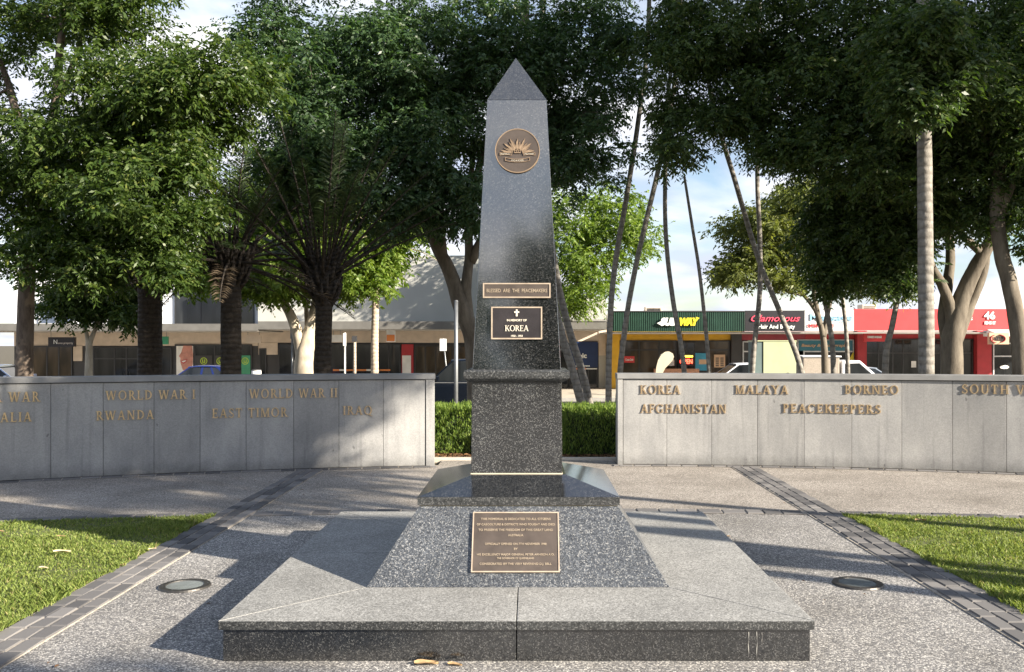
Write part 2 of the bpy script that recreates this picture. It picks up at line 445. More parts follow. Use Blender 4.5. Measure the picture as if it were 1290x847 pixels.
def wall_stone(name):
    m, N, L, b = new_mat(name)
    tc = N.new('ShaderNodeTexCoord')
    n1 = N.new('ShaderNodeTexNoise'); n1.inputs['Scale'].default_value = 2.2; n1.inputs['Detail'].default_value = 9; n1.inputs['Roughness'].default_value = 0.6
    mp = N.new('ShaderNodeMapping'); mp.inputs['Scale'].default_value = (1.3, 1.3, 0.6)
    L.new(tc.outputs['Object'], mp.inputs[0]); L.new(mp.outputs[0], n1.inputs['Vector'])
    rp = N.new('ShaderNodeValToRGB')
    rp.color_ramp.elements[0].position = 0.28; rp.color_ramp.elements[0].color = (0.235, 0.235, 0.235, 1)
    rp.color_ramp.elements[1].position = 0.72; rp.color_ramp.elements[1].color = (0.36, 0.355, 0.345, 1)
    L.new(n1.outputs['Fac'], rp.inputs[0])
    vo = N.new('ShaderNodeTexVoronoi'); vo.inputs['Scale'].default_value = 90
    L.new(tc.outputs['Object'], vo.inputs['Vector'])
    sp = N.new('ShaderNodeSeparateColor'); L.new(vo.outputs['Color'], sp.inputs[0])
    mr = N.new('ShaderNodeMapRange'); mr.inputs['To Min'].default_value = 0.9; mr.inputs['To Max'].default_value = 1.1
    L.new(sp.outputs[0], mr.inputs['Value'])
    cm = N.new('ShaderNodeMixRGB'); cm.blend_type = 'MULTIPLY'; cm.inputs[0].default_value = 1
    L.new(rp.outputs[0], cm.inputs[1]); L.new(mr.outputs[0], cm.inputs[2])
    # vertical drip stains and small dark marks
    n2 = N.new('ShaderNodeTexNoise'); n2.inputs['Scale'].default_value = 7; n2.inputs['Detail'].default_value = 6
    m2 = N.new('ShaderNodeMapping'); m2.inputs['Scale'].default_value = (2.2, 2.2, 0.12)
    L.new(tc.outputs['Object'], m2.inputs[0]); L.new(m2.outputs[0], n2.inputs['Vector'])
    r2 = N.new('ShaderNodeValToRGB'); r2.color_ramp.elements[0].position = 0.55; r2.color_ramp.elements[0].color = (1, 1, 1, 1)
    r2.color_ramp.elements[1].position = 0.82; r2.color_ramp.elements[1].color = (0.6, 0.6, 0.62, 1)
    L.new(n2.outputs['Fac'], r2.inputs[0])
    c2 = N.new('ShaderNodeMixRGB'); c2.blend_type = 'MULTIPLY'; c2.inputs[0].default_value = 0.85
    L.new(cm.outputs[0], c2.inputs[1]); L.new(r2.outputs[0], c2.inputs[2])
    n3 = N.new('ShaderNodeTexNoise'); n3.inputs['Scale'].default_value = 6.5; n3.inputs['Detail'].default_value = 3
    m3 = N.new('ShaderNodeMapping'); m3.inputs['Scale'].default_value = (1.4, 1.4, 0.8)
    L.new(tc.outputs['Object'], m3.inputs[0]); L.new(m3.outputs[0], n3.inputs['Vector'])
    r3 = N.new('ShaderNodeValToRGB'); r3.color_ramp.elements[0].position = 0.715; r3.color_ramp.elements[0].color = (1, 1, 1, 1)
    r3.color_ramp.elements[1].position = 0.75; r3.color_ramp.elements[1].color = (0.42, 0.42, 0.43, 1)
    L.new(n3.outputs['Fac'], r3.inputs[0])
    c3 = N.new('ShaderNodeMixRGB'); c3.blend_type = 'MULTIPLY'; c3.inputs[0].default_value = 0.8
    L.new(c2.outputs[0], c3.inputs[1]); L.new(r3.outputs[0], c3.inputs[2])
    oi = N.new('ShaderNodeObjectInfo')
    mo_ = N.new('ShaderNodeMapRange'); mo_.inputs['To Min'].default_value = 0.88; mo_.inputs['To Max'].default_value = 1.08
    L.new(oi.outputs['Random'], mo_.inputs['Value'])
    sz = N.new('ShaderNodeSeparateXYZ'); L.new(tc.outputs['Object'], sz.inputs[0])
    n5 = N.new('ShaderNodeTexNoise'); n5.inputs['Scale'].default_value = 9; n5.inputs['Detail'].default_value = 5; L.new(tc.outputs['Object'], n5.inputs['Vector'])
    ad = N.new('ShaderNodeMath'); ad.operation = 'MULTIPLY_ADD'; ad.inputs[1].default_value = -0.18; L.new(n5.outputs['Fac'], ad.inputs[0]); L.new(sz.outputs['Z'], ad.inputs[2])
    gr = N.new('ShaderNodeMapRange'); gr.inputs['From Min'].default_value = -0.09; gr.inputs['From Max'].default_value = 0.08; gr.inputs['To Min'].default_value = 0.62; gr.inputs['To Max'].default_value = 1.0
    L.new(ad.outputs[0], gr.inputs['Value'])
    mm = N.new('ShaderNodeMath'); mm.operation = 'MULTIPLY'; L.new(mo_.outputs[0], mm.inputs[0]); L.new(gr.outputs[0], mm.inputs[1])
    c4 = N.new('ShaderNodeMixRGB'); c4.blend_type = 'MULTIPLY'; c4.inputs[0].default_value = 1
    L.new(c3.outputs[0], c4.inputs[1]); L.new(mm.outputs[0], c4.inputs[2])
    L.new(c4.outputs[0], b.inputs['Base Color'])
    bp = N.new('ShaderNodeBump'); bp.inputs['Strength'].default_value = 0.15; bp.inputs['Distance'].default_value = 0.003
    L.new(vo.outputs['Distance'], bp.inputs['Height']); L.new(bp.outputs[0], b.inputs['Normal'])
    setp(b, rough=0.6, spec=0.35)
    return m
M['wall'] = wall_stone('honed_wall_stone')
M['coping'] = plain('coping_stone', (0.22, 0.22, 0.22), 0.6, var=0.2, scale=3)
M['joint'] = plain('wall_joint', (0.05, 0.05, 0.05), 0.9)
M['letter'] = plain('bronze_letters', (0.78, 0.58, 0.36), 0.36, 0.9, 0.2, 25)
M['bronze'] = plain('bronze_plate', (0.10, 0.080, 0.068), 0.45, 0.35, 0.2, 12)
M['bronze_dark'] = plain('dark_plate', (0.035, 0.030, 0.032), 0.4, 0.2, 0.2, 10)
M['bronze_hi'] = plain('polished_bronze_edge', (0.52, 0.42, 0.32), 0.42, 0.35, 0.15, 20)
M['badge'] = plain('dull_bronze_relief', (0.33, 0.235, 0.155), 0.45, 0.4, 0.2, 30)
M['bronze_text'] = plain('raised_bronze_text', (0.42, 0.34, 0.25), 0.45, 0.3, 0.15, 30)
M['silver_text'] = plain('raised_pale_text', (0.72, 0.66, 0.55), 0.5, 0.2, 0.1, 30)
M['steel'] = plain('galvanised_steel', (0.24, 0.25, 0.26), 0.45, 0.6, 0.15, 8)
M['rim'] = plain('uplight_rim', (0.09, 0.085, 0.08), 0.45, 0.7, 0.2, 30)
M['lens'] = plain('uplight_lens', (0.20, 0.22, 0.22), 0.12, 0.0, 0.15, 14)

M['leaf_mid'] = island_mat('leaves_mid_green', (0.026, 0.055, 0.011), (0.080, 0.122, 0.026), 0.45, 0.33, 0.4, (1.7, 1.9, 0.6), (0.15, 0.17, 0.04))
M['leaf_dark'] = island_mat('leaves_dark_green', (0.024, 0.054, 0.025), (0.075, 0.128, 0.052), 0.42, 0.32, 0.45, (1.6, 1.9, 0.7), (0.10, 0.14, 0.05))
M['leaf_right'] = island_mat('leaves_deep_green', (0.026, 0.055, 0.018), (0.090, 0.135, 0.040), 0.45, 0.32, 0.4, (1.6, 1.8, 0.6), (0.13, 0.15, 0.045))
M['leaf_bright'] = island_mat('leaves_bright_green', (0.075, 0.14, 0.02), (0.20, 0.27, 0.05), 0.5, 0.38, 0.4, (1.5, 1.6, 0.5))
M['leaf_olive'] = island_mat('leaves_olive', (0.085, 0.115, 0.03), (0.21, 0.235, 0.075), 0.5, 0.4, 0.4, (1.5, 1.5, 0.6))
M['frond'] = island_mat('palm_leaflets', (0.014, 0.030, 0.010), (0.045, 0.07, 0.02), 0.5, 0.2, 0.4)
M['frond_dry'] = island_mat('dry_palm_leaflets', (0.045, 0.034, 0.022), (0.12, 0.09, 0.06), 0.8, 0.15, 0.2, (1.1, 1.0, 0.8))
M['hedge'] = island_mat('hedge_needles', (0.055, 0.11, 0.020), (0.21, 0.28, 0.055), 0.6, 0.25, 0.3)
M['hedge_core'] = plain('hedge_twigs', (0.02, 0.03, 0.012), 0.9)
M['bark_brown'] = bark('brown_bark', (0.075, 0.055, 0.042), (0.20, 0.16, 0.13), 0, 10, 0.3, 0.8, (0.26, 0.20, 0.15))
M['bark_grey'] = bark('grey_brown_bark', (0.085, 0.07, 0.055), (0.22, 0.19, 0.15), 0, 7, 0.3, 0.7)
M['bark_pale'] = bark('pale_smooth_bark', (0.34, 0.28, 0.21), (0.60, 0.53, 0.42), 0, 5, 0.4, 0.3)
M['bark_palm'] = bark('ringed_palm_trunk', (0.16, 0.15, 0.135), (0.34, 0.315, 0.28), 2.2, 12, 0.6, 0.5)
M['bark_palm_pale'] = bark('pale_ringed_palm_trunk', (0.36, 0.29, 0.22), (0.56, 0.47, 0.38), 2.6, 12, 0.6, 0.4)
M['bark_date'] = bark('rough_date_palm_trunk', (0.022, 0.018, 0.015), (0.07, 0.058, 0.048), 3.2, 14, 0.8, 1.0)
M['deadleaf'] = plain('fallen_leaf_brown', (0.36, 0.24, 0.12), 0.8, var=0.3, scale=30)
M['deadleaf_pale'] = plain('fallen_leaf_pale', (0.62, 0.50, 0.32), 0.8, var=0.2, scale=30)

M['white'] = plain('white_render', (0.72, 0.74, 0.78), 0.7, var=0.08)
M['cream'] = plain('cream_render', (0.60, 0.51, 0.42), 0.75, var=0.1)
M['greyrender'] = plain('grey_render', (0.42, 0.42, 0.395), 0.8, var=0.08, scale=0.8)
M['fascia_grey'] = plain('dark_grey_fascia', (0.14, 0.135, 0.125), 0.6, var=0.12)
M['soffit'] = plain('awning_soffit', (0.42, 0.40, 0.37), 0.8)
M['roof'] = plain('metal_roof', (0.35, 0.34, 0.33), 0.5, 0.3)
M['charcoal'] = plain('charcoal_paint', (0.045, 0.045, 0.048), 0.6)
M['frame_dark'] = plain('dark_aluminium', (0.05, 0.05, 0.052), 0.4, 0.4)
M['frame_pale'] = plain('pale_aluminium', (0.62, 0.63, 0.64), 0.4, 0.3)
M['glass'] = glass_dark('shop_glass')
M['glass_warm'] = glass_dark('shop_glass_warm', (0.03, 0.025, 0.018))
M['glass_blue'] = glass_dark('upper_glass_blue', (0.06, 0.08, 0.12), 0.05)
M['green'] = plain('green_corrugated_steel', (0.028, 0.075, 0.052), 0.45, 0.1, 0.2)
M['yellow'] = plain('yellow_paint', (0.66, 0.38, 0.025), 0.55, var=0.1)
M['sub_yellow'] = plain('sign_yellow', (0.80, 0.66, 0.03), 0.5)
M['sub_white'] = plain('sign_white', (0.82, 0.84, 0.82), 0.5)
M['black'] = plain('black_sign', (0.02, 0.018, 0.022), 0.45)
M['pink'] = plain('pink_script', (0.80, 0.07, 0.13), 0.5)
M['red'] = plain('red_fascia', (0.62, 0.045, 0.05), 0.5, var=0.1)
M['red_deep'] = plain('deep_red_wall', (0.42, 0.035, 0.045), 0.6, var=0.12)
M['maroon'] = plain('maroon_bulkhead', (0.33, 0.05, 0.07), 0.6)
M['teal'] = plain('teal_window_film', (0.03, 0.17, 0.24), 0.3)
M['paleblue'] = plain('pale_blue_text', (0.25, 0.45, 0.62), 0.5)
M['grey_text'] = plain('grey_text', (0.55, 0.52, 0.50), 0.5)
M['orange'] = plain('orange_sign', (0.75, 0.24, 0.06), 0.5)
M['navy'] = plain('navy_sign', (0.012, 0.03, 0.10), 0.4)
M['posterblue'] = plain('blue_poster', (0.05, 0.33, 0.52), 0.5)
M['brickorange'] = plain('low_brick_wall', (0.42, 0.22, 0.14), 0.8, var=0.25, scale=14)
M['neon_red'] = emit('neon_red', (1.0, 0.06, 0.03), 3.0)
M['neon_yellow'] = emit('neon_yellow', (1.0, 0.75, 0.05), 2.5)
M['poster_green'] = plain('green_poster', (0.05, 0.30, 0.16), 0.4)
M['lime'] = plain('lime_mark', (0.45, 0.62, 0.05), 0.5)
M['skin_pink'] = plain('poster_skin', (0.52, 0.24, 0.19), 0.5, var=0.25, scale=5)
M['tan'] = plain('tan_sign_face', (0.62, 0.42, 0.27), 0.6)
M['box_green'] = plain('pale_green_cabinet', (0.46, 0.49, 0.31), 0.5, var=0.07)
M['box_side'] = plain('blue_grey_cabinet_side', (0.13, 0.18, 0.18), 0.5)
M['flag'] = plain('cream_banner_cloth', (0.56, 0.50, 0.37), 0.8, var=0.06)
M['mesh_tan'] = plain('canvas_canopy', (0.36, 0.31, 0.26), 0.85, var=0.15, scale=30)
M['car_navy'] = plain('navy_car_paint', (0.006, 0.009, 0.016), 0.12, 0.2, 0.05)
M['car_blue'] = plain('blue_car_paint', (0.015, 0.03, 0.15), 0.15, 0.3, 0.05)
M['car_silver'] = plain('silver_blue_car_paint', (0.42, 0.48, 0.60), 0.18, 0.5, 0.05)
M['car_white'] = plain('white_car_paint', (0.76, 0.78, 0.82), 0.18, 0.0, 0.04)
M['car_grey'] = plain('grey_car_paint', (0.38, 0.42, 0.46), 0.18, 0.5, 0.05)
M['car_glass'] = glass_dark('car_glass', (0.008, 0.01, 0.012), 0.03)
M['tyre'] = plain('tyre_rubber', (0.02, 0.02, 0.02), 0.85)
M['alloy'] = plain('alloy_wheel', (0.5, 0.5, 0.52), 0.3, 0.8)
M['headlamp'] = plain('headlamp_lens', (0.7, 0.72, 0.75), 0.08)
M['taillamp'] = plain('tail_lamp_lens', (0.5, 0.02, 0.02), 0.12)
M['paper'] = plain('paper_white', (0.78, 0.78, 0.76), 0.7)

# ------------------------------------------------------------------ lettering
def text_verts(s, size, bold=0.0, shear=0.0, spacing=1.0, depth=0.0, res=3):
    "default face as a mesh in its own xy plane, centred on x, base line at y = 0; returns verts, faces, width"
    cu = bpy.data.curves.new('text', 'FONT')
    cu.body = s; cu.size = size; cu.align_x = 'CENTER'; cu.shear = shear; cu.space_character = spacing
    cu.resolution_u = res; cu.extrude = depth / 2; cu.offset = bold
    o = bpy.data.objects.new('text', cu)
    C.objects.link(o)
    dg = bpy.context.evaluated_depsgraph_get()
    me = o.evaluated_get(dg).to_mesh()
    vs = [tuple(v.co) for v in me.vertices]
    fs = [tuple(p.vertices) for p in me.polygons]
    o.evaluated_get(dg).to_mesh_clear()
    C.objects.unlink(o); bpy.data.objects.remove(o); bpy.data.curves.remove(cu)
    xs = [v[0] for v in vs] or [0]
    return vs, fs, max(xs) - min(xs)

class Frame:
    "local (u right, v up, w out) on a face"
    def __init__(self, o, u, v):
        self.o, self.u, self.v = Vector(o), Vector(u).normalized(), Vector(v).normalized()
        self.w = self.u.cross(self.v)
    def __call__(self, u, v, w=0.0):
        return self.o + self.u * u + self.v * v + self.w * w
    def slab(self, mb, u0, u1, v0, v1, w0, w1, mi=0):
        vs = [self(u, v, w) for w in (w0, w1) for v in (v0, v1) for u in (u0, u1)]
        mb.add(vs, [(0, 2, 3, 1), (4, 5, 7, 6), (0, 1, 5, 4), (2, 6, 7, 3), (0, 4, 6, 2), (1, 3, 7, 5)], mi)
    def poly(self, mb, pts, w0, w1, mi=0):
        n = len(pts)
        vs = [self(p[0], p[1], w0) for p in pts] + [self(p[0], p[1], w1) for p in pts]
        mb.add(vs, [tuple(range(n - 1, -1, -1)), tuple(range(n, 2 * n))] + [(i, (i + 1) % n, (i + 1) % n + n, i + n) for i in range(n)], mi)
    def border(self, mb, u0, u1, v0, v1, t, w0, w1, mi=0):
        self.slab(mb, u0, u1, v0, v0 + t, w0, w1, mi); self.slab(mb, u0, u1, v1 - t, v1, w0, w1, mi)
        self.slab(mb, u0, u0 + t, v0 + t, v1 - t, w0, w1, mi); self.slab(mb, u1 - t, u1, v0 + t, v1 - t, w0, w1, mi)
    def text(self, mb, s, uc, v, size, w, width=None, mi=0, **k):
        vs, fs, wd = text_verts(s, size, **k)
        sx = width / wd if width and wd > 0 else 1.0
        mb.add([self(uc + x * sx, v + y, w + z) for x, y, z in vs], fs, mi)

FRONT = lambda x, y, z: Frame((x, y, z), (1, 0, 0), (0, 0, 1))   # a face that looks back towards -Y

# a small serif face for the bronze words: strokes with thick and thin parts
TH, TN = 0.15, 0.085
def glyph(ch):
    "list of outlines (convex quads) in unit height, and the advance width"
    out = []
    def quad(*p): out.append(list(p))
    def stem(x, y0=0.0, y1=1.0, w=TH, s0=True, s1=True):
        quad((x - w / 2, y0), (x + w / 2, y0), (x + w / 2, y1), (x - w / 2, y1))
        if s0: serif(x, y0, w)
        if s1: serif(x, y1, w, -1)
    def serif(x, y, w, d=1, e=0.085):
        a, b = (y, y + 0.05 * d)
        quad((x - w / 2 - e, min(a, b)), (x + w / 2 + e, min(a, b)), (x + w / 2 + e, max(a, b)), (x - w / 2 - e, max(a, b)))
    def line(x0, y0, x1, y1, w):
        quad((x0 - w / 2, y0), (x0 + w / 2, y0), (x1 + w / 2, y1), (x1 - w / 2, y1))
    def hbar(x0, x1, y, w=TN):
        quad((x0, y - w / 2), (x1, y - w / 2), (x1, y + w / 2), (x0, y + w / 2))
    def tick(x, y0, y1, w=0.055):
        quad((x - w / 2, y0), (x + w / 2, y0), (x + w / 2, y1), (x - w / 2, y1))
    def arc(cx, cy, rx, ry, a0, a1, th=TH, tn=TN, n=14):
        prev = None
        for i in range(n + 1):
            a = R(a0 + (a1 - a0) * i / n)
            w = tn + (th - tn) * abs(math.cos(a)) ** 1.4
            c, s = math.cos(a), math.sin(a)
            o = (cx + rx * c, cy + ry * s); q = (cx + (rx - w) * c, cy + (ry - w * 0.9) * s)
            if prev: out.append([prev[0], o, q, prev[1]])
            prev = (o, q)
    if ch == 'A':
        line(0.10, 0, 0.38, 1, TN); line(0.66, 0, 0.40, 1, TH); hbar(0.2, 0.56, 0.34); serif(0.10, 0, TN); serif(0.66, 0, TH); w = 0.78
    elif ch == 'B':
        stem(0.16); arc(0.26, 0.745, 0.27, 0.255, -90, 90); arc(0.26, 0.26, 0.33, 0.26, -90, 90)
        hbar(0.16, 0.28, 0.97); hbar(0.16, 0.28, 0.51); hbar(0.16, 0.28, 0.03); w = 0.66
    elif ch == 'C':
        arc(0.42, 0.5, 0.40, 0.52, 42, 318); tick(0.72, 0.72, 0.98); w = 0.78
    elif ch == 'D':
        stem(0.16); arc(0.26, 0.5, 0.50, 0.5, -90, 90); hbar(0.16, 0.3, 0.97); hbar(0.16, 0.3, 0.03); w = 0.82
    elif ch == 'E':
        stem(0.16); hbar(0.16, 0.56, 0.97); hbar(0.16, 0.46, 0.52); hbar(0.16, 0.58, 0.03); tick(0.55, 0.78, 1.0); tick(0.57, 0, 0.22); tick(0.46, 0.41, 0.63); w = 0.64
    elif ch == 'F':
        stem(0.16); hbar(0.16, 0.56, 0.97); hbar(0.16, 0.46, 0.50); tick(0.55, 0.78, 1.0); tick(0.46, 0.39, 0.61); w = 0.60
    elif ch == 'G':
        arc(0.42, 0.5, 0.40, 0.52, 42, 318); tick(0.72, 0.72, 0.98); stem(0.70, 0.06, 0.42, TH, False, False); hbar(0.56, 0.84, 0.42, 0.05); w = 0.86
    elif ch == 'H':
        stem(0.16); stem(0.66); hbar(0.16, 0.66, 0.5); w = 0.82
    elif ch == 'I':
        stem(0.16); w = 0.32
    elif ch == 'K':
        stem(0.16); line(0.24, 0.44, 0.60, 1, TN); line(0.66, 0, 0.34, 0.60, TH); serif(0.60, 1, TN, -1); serif(0.66, 0, TH); w = 0.76
    elif ch == 'L':
        stem(0.16); hbar(0.16, 0.58, 0.03); tick(0.57, 0, 0.24); w = 0.62
    elif ch == 'M':
        stem(0.13, w=TN); stem(0.83); line(0.47, 0.0, 0.19, 1, TH); line(0.48, 0, 0.79, 1, TN); w = 0.98
    elif ch == 'N':
        stem(0.13, w=TN); stem(0.70, w=TN, s0=False); line(0.68, 0, 0.17, 1, TH); w = 0.84
    elif ch == 'O':
        arc(0.44, 0.5, 0.42, 0.52, 0, 360, n=26); w = 0.88
    elif ch == 'P':
        stem(0.16); arc(0.26, 0.71, 0.32, 0.29, -90, 90); hbar(0.16, 0.28, 0.97); hbar(0.16, 0.28, 0.45); w = 0.62
    elif ch == 'Q':
        arc(0.44, 0.5, 0.42, 0.52, 0, 360, n=26); line(0.86, -0.2, 0.48, 0.06, TH); w = 0.90
    elif ch == 'R':
        stem(0.16); arc(0.26, 0.73, 0.30, 0.27, -90, 90); hbar(0.16, 0.28, 0.97); hbar(0.16, 0.28, 0.49); line(0.66, 0, 0.34, 0.50, TH); serif(0.68, 0, TH); w = 0.72
    elif ch == 'S':
        arc(0.30, 0.745, 0.24, 0.265, 35, 235, TN * 1.2); arc(0.30, 0.255, 0.27, 0.265, -145, 55, TN * 1.2)
        line(0.46, 0.36, 0.10, 0.70, TH * 1.1); tick(0.50, 0.72, 0.98); tick(0.07, 0.02, 0.28); w = 0.60
    elif ch == 'T':
        stem(0.35, s1=False); hbar(0.04, 0.66, 0.97); tick(0.05, 0.76, 1.0); tick(0.65, 0.76, 1.0); w = 0.70
    elif ch == 'U':
        stem(0.16, 0.32, 1, s0=False); stem(0.66, 0.32, 1, TN, s0=False); arc(0.40, 0.32, 0.31, 0.34, 180, 360, TH, TN); w = 0.80
    elif ch == 'V':
        line(0.38, 0, 0.10, 1, TH); line(0.40, 0, 0.68, 1, TN); serif(0.10, 1, TH, -1); serif(0.68, 1, TN, -1); w = 0.78
    elif ch == 'W':
        line(0.30, 0, 0.09, 1, TH); line(0.32, 0, 0.54, 1, TN); line(0.76, 0, 0.54, 1, TH); line(0.78, 0, 0.99, 1, TN)
        serif(0.09, 1, TH, -1); serif(0.99, 1, TN, -1); serif(0.54, 1, TN, -1, 0.05); w = 1.08
    elif ch == 'Y':
        stem(0.37, 0, 0.5, s1=False); line(0.37, 0.44, 0.08, 1, TH); line(0.38, 0.44, 0.66, 1, TN); serif(0.08, 1, TH, -1); serif(0.66, 1, TN, -1); w = 0.74
    else:
        w = 0.34
    return out, w

# ------------------------------------------------------------------ ground, paving, road
WALL_K, WALL_X0, WALL_Y0 = 0.0299, 0.86, 12.03
def wall_y(x):
    return WALL_Y0 - WALL_K * (x - WALL_X0) ** 2
def band_y(x):
    return 8.72 - 0.020 * (x - 0.3) ** 2

def sheet(name, xs, ys_of, z_of, mat, kind='structure', nY=2):
    mb = MB()
    cols = []
    for x in xs:
        lo, hi = ys_of(x)
        cols.append([(x, lo + (hi - lo) * j / (nY - 1), 0) for j in range(nY)])
    vs = [(x, y, z_of(x, y)) for c in cols for x, y, _ in c]
    fs = [(i * nY + j, (i + 1) * nY + j, (i + 1) * nY + j + 1, i * nY + j + 1) for i in range(len(cols) - 1) for j in range(nY - 1)]
    mb.add(vs, fs)
    return tag(mb.build(name, mat, fix=False), kind=kind)

def lin(a, b, n): return [a + (b - a) * i / (n - 1) for i in range(n)]

# terrain: level under the memorial, falling to the street behind it; one sheet to the horizon
mb = MB()
ys = [-400, -60, -20, 0, 6, 11] + lin(13.0, 30.0, 28) + [38, 60, 120, 400, 900]
xs = [-900, -200, -60] + lin(-24, 24, 17) + [60, 200, 900]
vs = [(x, y, ground_z(y) - 0.03) for x in xs for y in ys]
n = len(ys)
mb.add(vs, [(i * n + j, (i + 1) * n + j, (i + 1) * n + j + 1, i * n + j + 1) for i in range(len(xs) - 1) for j in range(n - 1)])
tag(mb.build('ground', M['soil'], fix=False), kind='structure')

PX = lin(-11, 11, 45)
sheet('paving', lin(-2.62, 2.62, 15), lambda x: (-16, band_y(x)), lambda x, y: 0.0, M['paving'], nY=12)
sheet('paving_apron', PX, lambda x: (band_y(x) - 0.02, wall_y(x) + 0.1), lambda x, y: 0.001, M['paving_fine'], nY=4)
sheet('path_gap', lin(-1.2, 1.15, 6), lambda x: (wall_y(x) + 0.1, 12.55), lambda x, y: 0.0, M['paving_fine'])

def sett_rows(mb, path, width, rows, length, zt, gap=0.014):
    "rows of small stone blocks laid along a polyline; path(t) gives (x, y, tangent x, tangent y)"
    rw = width / rows
    for r in range(rows):
        s = -random.random() * length
        total = path[1]
        while s < total:
            L = length * random.uniform(0.8, 1.2)
            a, b = max(s, 0), min(s + L - gap, total)
            s += L
            if b - a < 0.03: continue
            q = []
            dz = random.uniform(-0.002, 0.003)
            for t, off in ((a, r * rw), (b, r * rw), (b, (r + 1) * rw - gap), (a, (r + 1) * rw - gap)):
                x, y, tx, ty = path[0](t)
                o = off - width / 2 + random.uniform(-0.005, 0.005)
                q.append((x - ty * o, y + tx * o))
            cxm, cym = sum(p[0] for p in q) / 4, sum(p[1] for p in q) / 4
            top = [(cxm + (p[0] - cxm) * 0.93, cym + (p[1] - cym) * 0.93, zt + dz) for p in q]
            mid = [(p[0], p[1], zt + dz - 0.006) for p in q]
            bot = [(p[0], p[1], 0.0) for p in q]
            mb.add(top + mid + bot, [(0, 1, 2, 3), (4, 5, 1, 0), (5, 6, 2, 1), (6, 7, 3, 2), (7, 4, 0, 3), (8, 9, 5, 4), (9, 10, 6, 5), (10, 11, 7, 6), (11, 8, 4, 7)])

def arc_path(fy, x0, x1, off=0.0):
    pts = [(x, fy(x) + off) for x in lin(x0, x1, 200)]
    cum = [0.0]
    for p, q in zip(pts, pts[1:]): cum.append(cum[-1] + math.dist(p, q))
    def at(t):
        i = min(range(len(cum)), key=lambda k: abs(cum[k] - t)) if False else max(0, min(len(cum) - 2, int(t / cum[-1] * (len(cum) - 1))))
        p, q = pts[i], pts[i + 1]
        d = math.dist(p, q)
        f = (t - cum[i]) / d
        tx, ty = (q[0] - p[0]) / d, (q[1] - p[1]) / d
        return p[0] + tx * d * f, p[1] + ty * d * f, tx, ty
    return at, cum[-1]

for sx in (-1, 1):
    xc = 2.765 * sx
    mo = MB(); mo.box(xc - 0.165, xc + 0.165, -14, wall_y(xc) - 0.02, -0.01, 0.006)
    tag(mo.build('mortar_bed', M['mortar'], fix=False), kind='structure')
    st = MB()
    sett_rows(st, ((lambda t, xc=xc: (xc, -6 + t, 0.0, 1.0)), wall_y(xc) + 6 - 0.13), 0.32, 3, 0.19, 0.014)
    tag(st.build('paving_setts', M['sett']), kind='structure')
for x0, x1 in ((-9, -2.935), (-2.595, 2.595), (2.935, 9)):
    st = MB()
    sett_rows(st, arc_path(band_y, x0, x1), 0.19, 2 if abs(x0 + x1) > 2 else 1, 0.20, 0.013)
    tag(st.build('paving_setts', M['sett']), kind='structure')
    sheet('mortar_bed', lin(x0, x1, 30), lambda x: (band_y(x) - 0.1, band_y(x) + 0.1), lambda x, y: 0.005, M['mortar'])
for x0, x1 in ((-9, -1.2), (1.1, 9)):
    st = MB()
    sett_rows(st, arc_path(wall_y, x0, x1, -0.09), 0.12, 1, 0.21, 0.013)
    tag(st.build('paving_setts', M['sett']), kind='structure')
    sheet('mortar_bed', lin(x0, x1, 30), lambda x: (wall_y(x) - 0.16, wall_y(x) + 0.02), lambda x, y: 0.005, M['mortar'])

# lawns: turf with real blades
def lawn(sx):
    def lim(x): return (-9.0, band_y(x) - 0.11)
    xs = lin(2.935, 10.5, 40)
    xs = [x * sx for x in xs]
    if sx < 0: xs = xs[::-1]
    sheet('lawn_turf', xs, lim, lambda x, y: 0.012, M['turf'], nY=30)
    rng = np.random.default_rng(3 + sx)
    n = 120000
    y = 3.6 + rng.random(n) * 5.1
    x = 2.925 + (rng.random(n) ** 1.25) * 4.2 - 0.035 * (rng.random(n) < 0.5) * (0.5 + 0.5 * np.sin(y * 6 + 2 * np.sin(y * 13)))
    keep = y < (8.72 - 0.020 * (x * sx - 0.3) ** 2 - 0.10)
    keep &= x < 2.93 + (y - 2.2) * 0.62
    x, y = x[keep], y[keep]
    n = len(x)
    pat = 0.80 + 0.40 * np.sin(x * 3.1 + 1.7 * np.sin(y * 2.3)) * np.sin(y * 3.7 + x) + 0.22 * np.sin(x * 17 + 2 * np.sin(y * 9)) * np.sin(y * 21 + 3 * np.sin(x * 7))
    h = (0.013 + 0.028 * rng.random(n) ** 1.6) * np.maximum(pat, 0.2)
    edge = np.exp(-(x - 2.93) * 14)
    h *= 1 + 0.5 * edge
    a = rng.random(n) * 2 * np.pi
    w = 0.0022 + 0.0022 * rng.random(n)
    ln = 0.35 + 0.9 * rng.random(n)
    la = rng.random(n) * 2 * np.pi
    dx, dy = np.cos(a) * w, np.sin(a) * w
    bx, by = x * sx, y
    tx, ty = bx + np.cos(la) * h * ln, by + np.sin(la) * h * ln
    mxx, myy = bx + np.cos(la) * h * ln * 0.35, by + np.sin(la) * h * ln * 0.35
    v = np.empty((n, 5, 3))
    v[:, 0] = np.stack([bx - dx, by - dy, np.full(n, 0.011)], 1)
    v[:, 1] = np.stack([bx + dx, by + dy, np.full(n, 0.011)], 1)
    v[:, 2] = np.stack([mxx + dx * 0.8, myy + dy * 0.8, 0.011 + h * 0.6], 1)
    v[:, 3] = np.stack([tx, ty, 0.011 + h], 1)
    v[:, 4] = np.stack([mxx - dx * 0.8, myy - dy * 0.8, 0.011 + h * 0.6], 1)
    o = np_mesh('lawn_grass', v, M['blade'])
    tag(o, 'short green lawn grass beside the paved walk', 'grass', kind='stuff')
    return o

